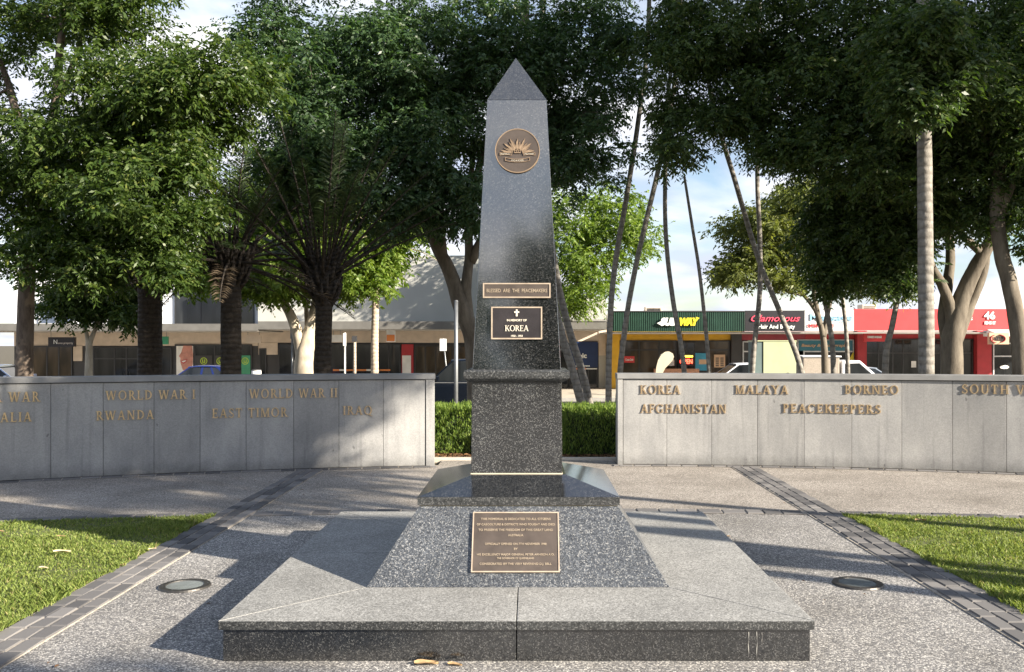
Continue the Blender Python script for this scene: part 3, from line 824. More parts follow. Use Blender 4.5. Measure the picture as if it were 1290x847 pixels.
def np_mesh(name, v, mat, parent=None, origin=(0, 0, 0)):
    "v: (n, k, 3) array, one k-gon per row"
    n, k, _ = v.shape
    me = bpy.data.meshes.new(name)
    me.vertices.add(n * k)
    me.vertices.foreach_set('co', (v.reshape(-1, 3) - np.array(origin)).astype(np.float32).ravel())
    me.loops.add(n * k)
    me.loops.foreach_set('vertex_index', np.arange(n * k, dtype=np.int32))
    me.polygons.add(n)
    me.polygons.foreach_set('loop_start', np.arange(0, n * k, k, dtype=np.int32))
    me.update(calc_edges=True)
    return link(name, me, mat, parent)

lawn(-1); lawn(1)

# road, kerbs, footpath across the street
mb = MB(); mb.box(-120, 120, 29.6, 37.0, ROAD_Z - 0.3, ROAD_Z)
tag(mb.build('road', M['asphalt']), kind='structure')
mb = MB(); mb.box(-120, 120, 29.3, 29.598, ROAD_Z - 0.3, ROAD_Z + 0.11)
tag(mb.build('kerb_near', M['kerb'], bevel=0.02), kind='structure')
mb = MB(); mb.box(-120, 120, 37.002, 37.25, ROAD_Z - 0.3, ROAD_Z + 0.12)
tag(mb.build('kerb_far', M['kerb'], bevel=0.02), kind='structure')
mb = MB()
mb.add([(-120, 37.252, ROAD_Z + 0.122), (120, 37.252, ROAD_Z + 0.122), (120, 44.5, -0.5), (-120, 44.5, -0.5)], [(0, 1, 2, 3)])
tag(mb.build('footpath', M['concrete'], fix=False), kind='structure')
mb = MB()
for k in range(-20, 21):
    mb.add([(k * 3.0, 33.25, ROAD_Z + 0.004), (k * 3.0 + 1.2, 33.25, ROAD_Z + 0.004), (k * 3.0 + 1.2, 33.35, ROAD_Z + 0.004), (k * 3.0, 33.35, ROAD_Z + 0.004)], [(0, 1, 2, 3)])
tag(mb.build('road_marking', M['line'], fix=False), kind='structure')

# ------------------------------------------------------------------ the monument
XC, YC = -0.065, 6.075
XS = XC - 0.016            # the shaft stands a touch off the plinth's middle
mon = thing('war_memorial_obelisk', 'polished grey granite obelisk with bronze plaques on a low square platform', 'monument', (XC, YC, 0))
# platform: risers, lip and paved top made of slabs
mb = MB()
for a, b in ((-1.479, -0.0025), (0.0025, 1.479)):
    mb.box(XC + a, XC + b, YC - 1.475, YC + 1.475, 0.0, 0.160)
mb.build('riser', M['granite'], mon, bevel=0.003)
mb = MB()
def lip_piece(pts): mb.prism([(XC + x, YC + y) for x, y in pts], 0.1625, 0.208, 'z')
q, g = 1.497, 0.0018
lip_piece([(-q, -q), (-g, -q), (-g, -0.84), (-0.84, -0.84)])
lip_piece([(g, -q), (q, -q), (0.84, -0.84), (g, -0.84)])
lip_piece([(q, -q + 2 * g), (q, -g), (0.84, -g), (0.84, -0.84 + 2 * g)])
lip_piece([(q, g), (q, q - 2 * g), (0.84, 0.84), (0.84, g)])
lip_piece([(-q, -q + 2 * g), (-0.84, -0.84 + 2 * g), (-0.84, -g), (-q, -g)])
lip_piece([(-q, g), (-0.84, g), (-0.84, 0.84), (-q, q - 2 * g)])
lip_piece([(-q + 2 * g, q), (-0.84 + g, 0.84), (0.84 - g, 0.84), (q - 2 * g, q)])
lip = mb.mesh('platform_top', (XC, YC, 0), bevel=0.004)
lip.materials.append(M['granite_top']); lip.materials.append(M['granite_edge'])
for p in lip.polygons:
    p.material_index = 0 if p.normal.z > 0.9 else 1
link('platform_top', lip, None, mon)
# plinth (battered), slab with weathered slopes, die, ledge, shaft, cap
mb = MB(); mb.frustum(XC, YC, 0.866, 0.2085, 0.597, 0.624)
mb.build('plinth', M['granite_plinth'], mon, bevel=0.003)
mb = MB(); mb.frustum(XC, YC, 0.590, 0.624, 0.590, 0.632)
mb.build('bedding_joint', M['grout'], mon)
mb = MB(); mb.frustum(XC, YC, 0.606, 0.632, 0.606, 0.680); mb.build('slab', M['granite_edge'], mon)
mb = MB(); mb.frustum(XC, YC, 0.606, 0.6803, 0.292, 0.772); mb.build('slab_slope', M['granite'], mon)
mb = MB(); mb.frustum(XS, YC, 0.2915, 0.7715, 0.2915, 0.779); mb.build('bedding_joint', M['grout'], mon)
mb = MB(); mb.frustum(XS, YC, 0.289, 0.779, 0.285, 1.37); mb.build('die', M['granite_die'], mon, bevel=0.003)
mb = MB()
prof = [(0.285, 1.352), (0.302, 1.360), (0.318, 1.368), (0.330, 1.380), (0.334, 1.394), (0.334, 1.422), (0.328, 1.430), (0.27, 1.436)]
for (h0, z0), (h1, z1) in zip(prof, prof[1:]):
    mb.add([(XS + sx * h, YC + sy * h, z) for h, z in ((h0, z0), (h1, z1)) for sx, sy in ((-1, -1), (1, -1), (1, 1), (-1, 1))], [(0, 1, 5, 4), (1, 2, 6, 5), (2, 3, 7, 6), (3, 0, 4, 7)])
mb.build('ledge', M['granite_edge'], mon)
SH0, SH1, SZ0, SZ1 = 0.2805, 0.191, 1.434, 3.171
mb = MB(); mb.frustum(XS, YC, SH0, SZ0, SH1, SZ1); mb.build('shaft', M['granite_shaft'], mon, bevel=0.003)
mb = MB()
mb.add([(XS + sx * 0.191, YC + sy * 0.191, SZ1 + 0.001) for sx, sy in ((-1, -1), (1, -1), (1, 1), (-1, 1))] + [(XS - 0.010, YC, 3.50)], [(0, 1, 4), (1, 2, 4), (2, 3, 4), (3, 0, 4), (3, 2, 1, 0)])
mb.build('cap', M['granite_shaft'], mon)

def shaft_frame(z):
    t = (z - SZ0) / (SZ1 - SZ0)
    h = SH0 + (SH1 - SH0) * t
    return Frame((XS, YC - h, z), (1, 0, 0), (0, (SH0 - SH1), SZ1 - SZ0))

# medallion
F = shaft_frame(2.835)
cx = 0.004
mb = MB(); F.poly(mb, [(cx + 0.142 * math.cos(a), 0.142 * math.sin(a)) for a in (2 * math.pi * i / 64 for i in range(64))], 0.0, 0.016)
med = mb.build('medallion', M['bronze'], mon)
mb = MB()
ring = [(2 * math.pi * i / 64) for i in range(64)]
for a, b in zip(ring, ring[1:] + ring[:1]):
    F.poly(mb, [(cx + r * math.cos(t), r * math.sin(t)) for r, t in ((0.1435, a), (0.1435, b), (0.138, b), (0.138, a))], 0.001, 0.0185)
mb.build('medallion_rim', M['badge'], med)
mb = MB()
eb = (cx, -0.020)
for i in range(33):                               # fan of rays, seven of them longer
    a = R(6 + 168 * i / 32)
    big = (i - 1) % 5 == 0
    r1 = (0.098 if big else 0.062 + 0.012 * ((i * 7) % 3))
    wd = 0.0046 if big else 0.0022
    c, s = math.cos(a), math.sin(a)
    r0 = 0.036
    k = 1.12 if 0.35 < abs(c) else 1.0
    r1 *= k
    F.poly(mb, [(eb[0] + c * r0 - s * wd * .5, eb[1] + s * r0 + c * wd * .5), (eb[0] + c * r0 + s * wd * .5, eb[1] + s * r0 - c * wd * .5),
                (eb[0] + c * r1 * .8 + s * wd, eb[1] + s * r1 * .8 - c * wd), (eb[0] + c * r1, eb[1] + s * r1), (eb[0] + c * r1 * .8 - s * wd, eb[1] + s * r1 * .8 + c * wd)][::-1], 0.0150, 0.0205 + i * 0.00004)
for a0 in range(0, 180, 10):                      # dome edge
    a, b = R(a0), R(a0 + 10)
    F.poly(mb, [(eb[0] + r * math.cos(t), eb[1] + r * math.sin(t)) for r, t in ((0.037, a), (0.037, b), (0.033, b), (0.033, a))], 0.015, 0.0235)
# crown
for u in (-0.018, 0.0, 0.018):
    F.poly(mb, [(cx + u - 0.005, 0.004), (cx + u, 0.0), (cx + u + 0.005, 0.004), (cx + u, 0.010)], 0.015, 0.0232)
F.slab(mb, cx - 0.021, cx + 0.021, -0.017, -0.010, 0.015, 0.0236)
for s in (-1, 1):
    for k in range(6):
        a, b = R(k * 15), R(k * 15 + 15)
        F.poly(mb, [(cx + s * (0.012 + r * math.cos(t)) , -0.008 + r * 1.25 * math.sin(t)) for r, t in ((0.010, a), (0.010, b), (0.0065, b), (0.0065, a))][::s], 0.015, 0.0238)
    F.slab(mb, cx + s * 0.006 - 0.0022, cx + s * 0.006 + 0.0022, -0.009, 0.006, 0.015, 0.0237)
F.slab(mb, cx - 0.0017, cx + 0.0017, 0.006, 0.018, 0.015, 0.0239); F.slab(mb, cx - 0.005, cx + 0.005, 0.011, 0.0145, 0.015, 0.0241)
# scrolls
for u0, u1, v0, v1, dip in ((-0.112, -0.040, -0.032, -0.012, 0.004), (0.040, 0.112, -0.032, -0.012, 0.004), (-0.078, 0.078, -0.066, -0.044, -0.010)):
    nseg = 14
    for k in range(nseg):
        a, b = u0 + (u1 - u0) * k / nseg, u0 + (u1 - u0) * (k + 1) / nseg
        da = dip * (1 - ((a - (u0 + u1) / 2) / ((u1 - u0) / 2)) ** 2); db = dip * (1 - ((b - (u0 + u1) / 2) / ((u1 - u0) / 2)) ** 2)
        for lo, hi in ((v0, v0 + 0.0028), (v1 - 0.0028, v1)):
            F.poly(mb, [(cx + a, lo + da), (cx + b, lo + db), (cx + b, hi + db), (cx + a, hi + da)], 0.015, 0.0215)
    for e in (u0, u1):
        F.slab(mb, cx + e - 0.0016, cx + e + 0.0016, v0, v1, 0.015, 0.0217)
mb.build('rising_sun_badge', M['badge'], med)
mb = MB()
F.text(mb, 'AUSTRALIAN', cx - 0.076, -0.025, 0.013, 0.0165, width=0.066, depth=0.004)
mb.build('lettering', M['silver_text'], med, fix=False); mb = MB()
F.text(mb, 'MILITARY', cx + 0.076, -0.025, 0.013, 0.0165, width=0.062, depth=0.004)
mb.build('lettering', M['silver_text'], med, fix=False); mb = MB()
F.text(mb, 'FORCES', cx, -0.068, 0.015, 0.0165, width=0.075, depth=0.004, spacing=1.3)
mb.build('lettering', M['silver_text'], med)

def plaque(F, w, h, plate_mat, edge_mat, lines, text_mat, t=0.009, extra=None, screws=True):
    mb = MB(); F.slab(mb, -w / 2, w / 2, -h / 2, h / 2, 0.0, 0.012)
    pl = mb.build('plaque', plate_mat, mon)
    mb = MB(); F.border(mb, -w / 2 - 0.001, w / 2 + 0.001, -h / 2 - 0.001, h / 2 + 0.001, t, 0.001, 0.016); mb.build('border', edge_mat, pl)
    for s, v, size, wd, bold in lines:
        mb = MB(); F.text(mb, s, 0, v, size, 0.0128, width=wd, depth=0.004, bold=bold)
        mb.build('lettering', text_mat, pl, fix=False)
    if extra:
        mb = MB(); extra(mb); mb.build('cross', text_mat, pl)
    return pl

Fb = shaft_frame(1.937)
plaque(Frame(Fb(0.0, 0), Fb.u, Fb.v), 0.428, 0.093, M['bronze'], M['bronze_hi'], [('BLESSED  ARE  THE  PEACEMAKERS', -0.0115, 0.032, 0.385, 0.0004)], M['bronze_text'], 0.008)
Fk = shaft_frame(1.730)
def cross(mb):
    Fk.slab(mb, -0.0055, 0.0055, 0.042, 0.086, 0.011, 0.0165); Fk.slab(mb, -0.016, 0.016, 0.064, 0.074, 0.011, 0.0168)
def serif_word(mb, F, s, uc, v, h, width, w0, w1):
    gs = [glyph(c) for c in s]
    tot = sum(g[1] for g in gs)
    k = width / (tot * h)
    x = uc - width / 2
    e = 0
    for polys, adv in gs:
        for p in polys:
            F.poly(mb, [(x + a * h * k, v + b * h) for a, b in p], w0, w1 + e * 0.00001)
            e = (e + 1) % 40
        x += adv * h * k
pl = plaque(Fk, 0.322, 0.205, M['bronze_dark'], M['bronze_hi'], [('IN MEMORY OF', 0.011, 0.0185, 0.126, 0.0006), ('1950 - 1953', -0.088, 0.0165, 0.074, 0.0006)], M['silver_text'], 0.0085, cross)
mb = MB(); serif_word(mb, Fk, 'KOREA', 0.0, -0.052, 0.037, 0.150, 0.011, 0.0165); mb.build('lettering', M['silver_text'], pl, fix=False)
# plaque on the battered plinth face
pv = Vector((0, 0.866 - 0.597, 0.624 - 0.2085)).normalized()
Fp = Frame(Vector((XC - 0.016, YC - 0.866, 0.2085)) + pv * 0.268, (1, 0, 0), pv)
plaque(Fp, 0.508, 0.366, M['bronze'], M['bronze_hi'], [
    ('THIS MEMORIAL IS DEDICATED TO ALL CITIZENS', 0.134, 0.0185, 0.415, 0.0003), ('OF CABOOLTURE & DISTRICTS WHO FOUGHT AND DIED', 0.100, 0.0185, 0.462, 0.0003),
    ('TO PRESERVE THE FREEDOM OF THIS GREAT LAND', 0.066, 0.0185, 0.440, 0.0003), ('AUSTRALIA', 0.033, 0.0185, 0.090, 0.0003),
    ('OFFICIALLY OPENED ON 7TH NOVEMBER 1998', -0.020, 0.0175, 0.360, 0.0003), ('BY', -0.050, 0.0175, 0.022, 0.0003),
    ('HIS EXCELLENCY MAJOR GENERAL PETER ARNISON A.O.', -0.084, 0.0175, 0.450, 0.0003), ('THE GOVERNOR OF QUEENSLAND', -0.106, 0.0150, 0.215, 0.0003),
    ('CONSECRATED BY THE VERY REVEREND D.J. BELL', -0.140, 0.0175, 0.415, 0.0003)], M['bronze_text'], 0.007)

# lime runs on the right of the front riser
for px, y0, y1, w in ((943, 796, 828, 0.0050), (953.5, 795, 831, 0.0045), (960, 797, 812, 0.0025)):
    yy = YC - 1.4765
    xx = (px - VX) / FPX * yy
    z1, z0 = EYE - (y0 - VY) / FPX * yy, max(0.004, EYE - (y1 - VY) / FPX * yy)
    mb = MB()
    n = 12
    for i in range(n):
        za, zb = z1 + (z0 - z1) * i / n, z1 + (z0 - z1) * (i + 1) / n
        oa, ob = 0.0012 * math.sin(i * 0.7 + px), 0.0012 * math.sin(i * 0.7 + 0.7 + px)
        wa, wb = w * (0.5 + 0.4 * math.sin(i * 0.9 + 1)), w * (0.5 + 0.4 * math.sin(i * 0.9 + 1.9))
        mb.add([(xx + oa - wa / 2, yy - 0.0012, za), (xx + oa + wa / 2, yy - 0.0012, za), (xx + ob + wb / 2, yy - 0.0012, zb), (xx + ob - wb / 2, yy - 0.0012, zb)], [(0, 1, 2, 3)])
    mb.build('lime_stain', M['kerb'], mon, fix=False)

# crumbs of leaf and twig on the paving
mb = MB()
rl = random.Random(21)
for i in range(150):
    x, y = rl.uniform(-4.5, 4.8), rl.uniform(4.2, 11.6)
    if abs(x - XC) < 1.55 and abs(y - YC) < 1.55 or (abs(x) > 2.6 and y < 8.7) or y > wall_y(x) - 0.1: continue
    sz = rl.uniform(0.006, 0.022); a = rl.uniform(0, 6.28); wd = sz * rl.uniform(0.15, 0.5)
    c, q = math.cos(a), math.sin(a)
    mb.add([(x - c * sz, y - q * sz, 0.006), (x + q * wd, y - c * wd, 0.006 + sz * 0.25), (x + c * sz, y + q * sz, 0.007), (x - q * wd, y + c * wd, 0.006 + sz * 0.15)], [(0, 1, 2, 3)])
tag(mb.build('leaf_litter', M['mulch'], fix=False), 'scattered crumbs of dry leaf and twig on the paving', 'leaf litter', kind='stuff')

# ------------------------------------------------------------------ memorial walls with bronze words
def wall_frame(x):
    y = wall_y(x)
    s = -2 * WALL_K * (x - WALL_X0)
    return Frame((x, y, 0), (1, s, 0), (0, 0, 1))

def px_to_wall_x(px):
    x = (px - VX) / FPX * 12.0
    for _ in range(12):
        x = (px - VX) / FPX * wall_y(x)
    return x

def memorial_wall(label, joints, ends, words, side):
    xm = (joints[0] + joints[-1]) / 2
    root = thing('memorial_wall', label, 'wall', (xm, wall_y(xm), 0))
    TH_ = 0.30
    def strip(mb, x0, x1, z0, z1, d0, d1, n=4):
        pts = [(x, 0) for x in lin(x0, x1, n)]
        fr = [wall_frame(x) for x in lin(x0, x1, n)]
        vs = []
        for f in fr:
            for d, z in ((d0, z0), (d0, z1), (d1, z1), (d1, z0)):
                vs.append(f(0, z, d))
        fs = [(i * 4 + k, (i + 1) * 4 + k, (i + 1) * 4 + (k + 1) % 4, i * 4 + (k + 1) % 4) for i in range(n - 1) for k in range(4)]
        fs += [(3, 2, 1, 0), tuple((n - 1) * 4 + k for k in range(4))]
        mb.add(vs, fs)
    mb = MB(); strip(mb, joints[0] - 0.01, joints[-1] + 0.01, 0.0, 1.125, -TH_, -0.024, 40); mb.build('core', M['joint'], root)
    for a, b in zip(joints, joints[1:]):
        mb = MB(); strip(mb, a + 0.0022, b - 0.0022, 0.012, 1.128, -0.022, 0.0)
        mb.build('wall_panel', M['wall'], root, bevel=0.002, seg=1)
    x0, x1 = (joints[0] - 0.09, joints[-1] + 0.12)
    e0, e1 = ends
    if e0 is not None:
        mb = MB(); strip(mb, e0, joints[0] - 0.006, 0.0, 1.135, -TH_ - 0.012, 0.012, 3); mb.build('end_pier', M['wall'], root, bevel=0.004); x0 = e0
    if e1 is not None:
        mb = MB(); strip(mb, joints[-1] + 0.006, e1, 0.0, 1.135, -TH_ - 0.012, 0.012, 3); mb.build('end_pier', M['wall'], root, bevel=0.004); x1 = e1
    mb = MB(); strip(mb, x0 - 0.008, x1 + 0.008, 1.137, 1.205, -TH_ - 0.03, 0.028, 40)
    mb.build('coping', M['coping'], root, bevel=0.005)
    for word, p0, p1, py, hpx in words:
        a, b = px_to_wall_x(p0), px_to_wall_x(p1)
        f = wall_frame((a + b) / 2)
        zb = EYE - (py + hpx / 2 - VY) / FPX * f.o.y
        h = hpx / FPX * f.o.y
        mb = MB()
        gs = [glyph(c) for c in word]
        sp = 0.13
        tot = sum(g[1] + sp for g in gs) - sp
        u = (b - a)
        k = u / tot
        x = a
        e = 0
        for polys, adv in gs:
            fr = wall_frame(x + adv * k / 2)
            for p in polys:
                fr.poly(mb, [((q[0] - adv / 2) * k, zb + q[1] * h) for q in p], 0.003, 0.014 + e * 0.00008)
                e = (e + 1) % 9
            x += (adv + sp) * k
        mb.build('bronze_word', M['letter'], root, fix=False)
    return root

jl = [px_to_wall_x(p) for p in (-190, -130, -66, -2, 64, 130, 194, 252, 310, 370, 427, 483, 536)]
memorial_wall('left curved grey memorial wall with bronze words WORLD WAR I and EAST TIMOR', jl, (None, px_to_wall_x(547.5)),
    [('BOER WAR', -45, 50, 500.5, 12.5), ('SOMALIA', -40, 40, 526, 12), ('WORLD WAR I', 133, 246, 497.5, 11.5), ('RWANDA', 121, 194, 523, 11.5), ('WORLD WAR II', 314, 425, 495.5, 11.5),
     ('EAST TIMOR', 267, 362, 520, 11.5), ('IRAQ', 432, 469, 517, 11)], -1)
jr = [px_to_wall_x(p) for p in (785, 840, 896.5, 954, 1013, 1073, 1136, 1200, 1268, 1336, 1404, 1470)]
memorial_wall('right curved grey memorial wall with bronze words KOREA, AFGHANISTAN and PEACEKEEPERS', jr, (px_to_wall_x(778), None),
    [('KOREA', 806, 857, 491, 11), ('AFGHANISTAN', 807, 915, 515, 11), ('MALAYA', 926, 993, 491, 11), ('PEACEKEEPERS', 986, 1110, 515, 11), ('BORNEO', 1064, 1132, 491, 11),
     ('SOUTH VIETNAM', 1211, 1365, 491, 11.5)], 1)

# ------------------------------------------------------------------ in-ground uplights
for px, py, lab in ((233, 739, 'round in-ground uplight with steel rim near the left lawn'), (1080.5, 736, 'round in-ground uplight with steel rim near the right lawn')):
    Y = EYE * FPX / (py - VY)
    X = (px - VX) / FPX * Y
    t = thing('ground_uplight', lab, 'ground light', (X, Y, 0), 'in-ground uplights')
    mb = MB()
    n = 40
    for r0, r1, z0, z1 in ((0.165, 0.160, 0.002, 0.012), (0.160, 0.122, 0.012, 0.013), (0.122, 0.118, 0.013, 0.006)):
        vs = [(X + r * math.cos(2 * math.pi * i / n), Y + r * math.sin(2 * math.pi * i / n), z) for r, z in ((r0, z0), (r1, z1)) for i in range(n)]
        mb.add(vs, [(i, (i + 1) % n, (i + 1) % n + n, i + n) for i in range(n)])
    mb.build('rim', M['rim'], t)
    mb = MB(); mb.disc((X, Y), 0.1185, 40, 0.008); mb.build('lens', M['lens'], t, fix=False)
    for k in range(6):
        a = k * math.pi / 3 + 0.3
        mb = MB(); mb.disc((X + 0.141 * math.cos(a), Y + 0.141 * math.sin(a)), 0.006, 8, 0.0142)
        mb.build('screw', M['steel'], t, fix=False)

# ------------------------------------------------------------------ fallen leaves
def fallen_leaf(px, py, size, mat, label, rz, z=0.003, curl=0.35, group='fallen leaves'):
    Y = (EYE - z) * FPX / (py - VY)
    X = (px - VX) / FPX * Y
    mb = MB()
    nu, nv = 9, 5
    vs = []
    for i in range(nu):
        t = i / (nu - 1)
        w = math.sin(math.pi * min(1, t * 0.97 + 0.03)) ** 0.8 * 0.27 * (1 + 0.15 * math.sin(9 * t))
        for j in range(nv):
            s = j / (nv - 1) * 2 - 1
            vs.append((X + (t - 0.5) * size * math.cos(rz) - s * w * size * math.sin(rz), Y + (t - 0.5) * size * math.sin(rz) + s * w * size * math.cos(rz),
                       z + size * (curl * 0.28 * s * s + 0.10 * curl * math.sin(5 * t + s) + 0.06 * curl)))
    fs = [(i * nv + j, (i + 1) * nv + j, (i + 1) * nv + j + 1, i * nv + j + 1) for i in range(nu - 1) for j in range(nv - 1)]
    mb.add(vs, fs)
    o = mb.build('fallen_leaf', mat, origin=(X, Y, z), smooth=True, fix=False)
    o.location = (X, Y, z)
    tag(o, label, 'leaf', group)
fallen_leaf(537, 837, 0.12, M['deadleaf'], 'larger brown dead leaf lying against the platform front', 0.1)
fallen_leaf(573, 838, 0.075, M['deadleaf'], 'small brown dead leaf lying beside a larger one at the platform front', -0.2)
fallen_leaf(78, 696, 0.12, M['deadleaf_pale'], 'biggest pale dead leaf lying on the left lawn', 0.3, 0.045)
fallen_leaf(55, 716, 0.07, M['deadleaf_pale'], 'small pale dead leaf in the grass in front of the biggest one', -0.1, 0.045)
fallen_leaf(192, 692, 0.06, M['deadleaf_pale'], 'pale dead leaf at the edge of the left lawn by the setts', 0.8, 0.035)
fallen_leaf(77, 676, 0.06, M['deadleaf'], 'tan dead leaf at the back of the left lawn', 0.2, 0.045)
fallen_leaf(155, 712, 0.05, M['deadleaf'], 'tan dead leaf on the sett edging of the left lawn', 1.2, 0.02)
fallen_leaf(2, 670, 0.06, M['deadleaf'], 'tan dead leaf at the far left of the lawn', -0.4, 0.045)
fallen_leaf(1160, 656, 0.11, M['deadleaf'], 'brown dead leaf at the back of the right lawn', 0.2, 0.04)
fallen_leaf(917, 676, 0.05, M['deadleaf'], 'tiny brown dead leaf on the paving right of the platform', 0.5)

# ------------------------------------------------------------------ foliage
def leaf_array(centres, radii, n_sprays, per, ll, lw, rng, flat=0.6, droop=0.35, up=0.35):
    "sprays of leaves round clump centres; returns (n, 4, 3)"
    k = len(centres)
    idx = np.repeat(np.arange(k), n_sprays)
    n = len(idx)
    u = rng.normal(size=(n, 3)); u /= np.linalg.norm(u, axis=1, keepdims=True)
    rad = rng.random(n) ** 0.5
    sc = np.stack([radii[idx], radii[idx], radii[idx] * flat], 1)
    base = centres[idx] + u * sc * rad[:, None]
    ax = u * np.array([1, 1, 0.5]) + rng.normal(size=(n, 3)) * 0.45 + np.array([0, 0, -droop])
    ax /= np.linalg.norm(ax, axis=1, keepdims=True)
    ax = np.repeat(ax, per, 0); base = np.repeat(base, per, 0)
    m = len(ax)
    t = np.tile((np.arange(per) + 0.5) / per, n)
    sl = ll * 3.2
    pos = base + ax * (t * sl)[:, None] + np.stack([np.zeros(m), np.zeros(m), -0.10 * sl * t * t], 1)
    upv = np.array([0, 0, 1.0])
    side = np.cross(ax, upv); side /= (np.linalg.norm(side, axis=1, keepdims=True) + 1e-6)
    sgn = np.where(np.arange(m) % 2 == 0, 1.0, -1.0)[:, None]
    d = side * sgn * 0.9 + ax * 0.55 + rng.normal(size=(m, 3)) * 0.30 + np.array([0, 0, -0.30])
    d /= np.linalg.norm(d, axis=1, keepdims=True)
    nrm = upv * up + rng.normal(size=(m, 3)) * 0.55
    w = np.cross(d, nrm); w /= (np.linalg.norm(w, axis=1, keepdims=True) + 1e-6)
    ss = np.repeat(0.75 + 0.55 * rng.random(n), per)
    L = (ll * ss * (0.6 + 0.75 * rng.random(m)))[:, None]; W = (lw * ss * (0.6 + 0.75 * rng.random(m)))[:, None]
    v = np.empty((m, 4, 3))
    v[:, 0] = pos
    v[:, 1] = pos + d * L * 0.45 + w * W * 0.5
    v[:, 2] = pos + d * L + np.array([0, 0, -0.12]) * L
    v[:, 3] = pos + d * L * 0.45 - w * W * 0.5
    return v

def clump_centres(blobs, rng, holes=(), flecks=()):
    "blobs: (centre, (rx, ry, rz), number, clump radius)"
    cs, rs = [], []
    for c, r, num, cr in blobs:
        c, r = np.array(c), np.array(r)
        for _ in range(num):
            u = rng.normal(size=3); u /= np.linalg.norm(u)
            q = rng.random() ** 0.42
            p = c + u * r * q
            ok = True
            for hc, hr in holes:
                a = FPX / p[1]
                hx, hy = VX + p[0] * a, VY - (p[2] - EYE) * a
                if math.hypot(hx - hc[0], hy - hc[1]) < hr: ok = False
            for fp, fr in flecks:
                d = p - np.array(fp); d = d - np.dot(d, np.array(s_vec)) * np.array(s_vec)
                if np.linalg.norm(d) < fr: ok = False
            if ok:
                cs.append(p); rs.append(cr * rng.uniform(0.7, 1.25))
    return np.array(cs), np.array(rs)

def pb(px, py, rx, ry, Y, rd, num, cr):
    "a crown blob read off at a photo position and given its distance Y and depth rd"
    c = P(px, py, Y)
    k = Y / FPX
    return (tuple(c), (rx * k, rd, ry * k), num, cr)

def tree(name, label, cat, paths, blobs, leaf_mat, bark_mat, leaf=(0.10, 0.045), sprays=34, per=10, group=None, seed=1, twigs=0.6, holes=(), droop=0.35, sides=10, flecks=()):
    "paths: list of (points, r0, r1); the first is the trunk"
    base = Vector(paths[0][0][0])
    root = thing(name, label, cat, base, group)
    rng = np.random.default_rng(seed)
    tb = MB()
    joints = []
    for i, (pts, r0, r1) in enumerate(paths):
        q = catmull(pts, 7)
        k = len(q)
        rr = [r0 + (r1 - r0) * (j / (k - 1)) ** 0.85 for j in range(k)]
        if i == 0:
            for j in range(min(5, k)): rr[j] *= 1 + 0.28 * (1 - j / 5) ** 2
            q[0] = q[0] - Vector((0, 0, 0.15))
        tb.tube(q, rr, sides, wob=0.035)
        joints += [(p, r) for p, r in zip(q[k // 2:], rr[k // 2:])]
    cs, rs = clump_centres(blobs, rng, holes, flecks)
    jp = np.array([tuple(p) for p, _ in joints])
    for c in cs:
        if rng.random() > twigs: continue
        d = np.linalg.norm(jp - c, axis=1)
        j = int(np.argmin(d))
        a, b = Vector(joints[j][0]), Vector(c)
        if (b - a).length > 4.5: continue
        mid = a.lerp(b, 0.5) + Vector(rng.normal(size=3) * 0.12 * (b - a).length) + Vector((0, 0, 0.05 * (b - a).length))
        r = min(joints[j][1] * 0.55, 0.012 + 0.014 * (b - a).length)
        tb.tube(catmull([a, mid, b], 4), [r * (1 - 0.8 * t / 8) for t in range(9)], 5, cap=False)
        jp = np.vstack([jp, [tuple(mid)]]); joints.append((mid, r * 0.6))
    tb.build('trunk', bark_mat, root, smooth=True, fix=False)
    v = leaf_array(cs, rs, sprays, per, leaf[0], leaf[1], rng, droop=droop)
    np_mesh('crown', v, leaf_mat, root, tuple(base))
    return root

def G(px, Y):
    "ground point under photo column px at distance Y"
    return Vector(((px - VX) / FPX * Y, Y, ground_z(Y)))

def frond_tris(base, direction, length, leaflet, rng, sag=0.9, nleaf=46, w=0.028, vang=0.5, bare=0.16):
    "one feather frond: returns leaflet quads and the rib points"
    d = np.array(direction, float); d /= np.linalg.norm(d)
    pts = []
    p = np.array(base, float)
    seg = 14
    for i in range(seg + 1):
        pts.append(p.copy())
        d = d + np.array([0, 0, -sag * (i + 2) / seg / seg])
        d /= np.linalg.norm(d)
        p = p + d * length / seg
    pts = np.array(pts)
    out = []
    for i in range(nleaf):
        t = bare + (0.99 - bare) * i / (nleaf - 1)
        f = t * seg; a = int(min(f, seg - 1)); q = pts[a] + (pts[a + 1] - pts[a]) * (f - a)
        tg = pts[a + 1] - pts[a]; tg /= np.linalg.norm(tg)
        side = np.cross(tg, [0, 0, 1.0]); side /= (np.linalg.norm(side) + 1e-6)
        up = np.cross(side, tg)
        ll = leaflet * (math.sin(math.pi * min(1, t * 0.86 + 0.12)) ** 0.6) * rng.uniform(0.85, 1.1)
        for s in (-1, 1):
            dd = side * s * 0.8 + tg * 0.65 + up * (vang * rng.uniform(0.3, 1.1)) + rng.normal(size=3) * 0.08
            dd /= np.linalg.norm(dd)
            tip = q + dd * ll + np.array([0, 0, -0.22 * ll])
            mid = q + dd * ll * 0.5
            wv = np.cross(dd, up + rng.normal(size=3) * 0.3); wv /= (np.linalg.norm(wv) + 1e-6)
            out.append([q, mid + wv * w * 0.5, tip, mid - wv * w * 0.5])
    return np.array(out), pts

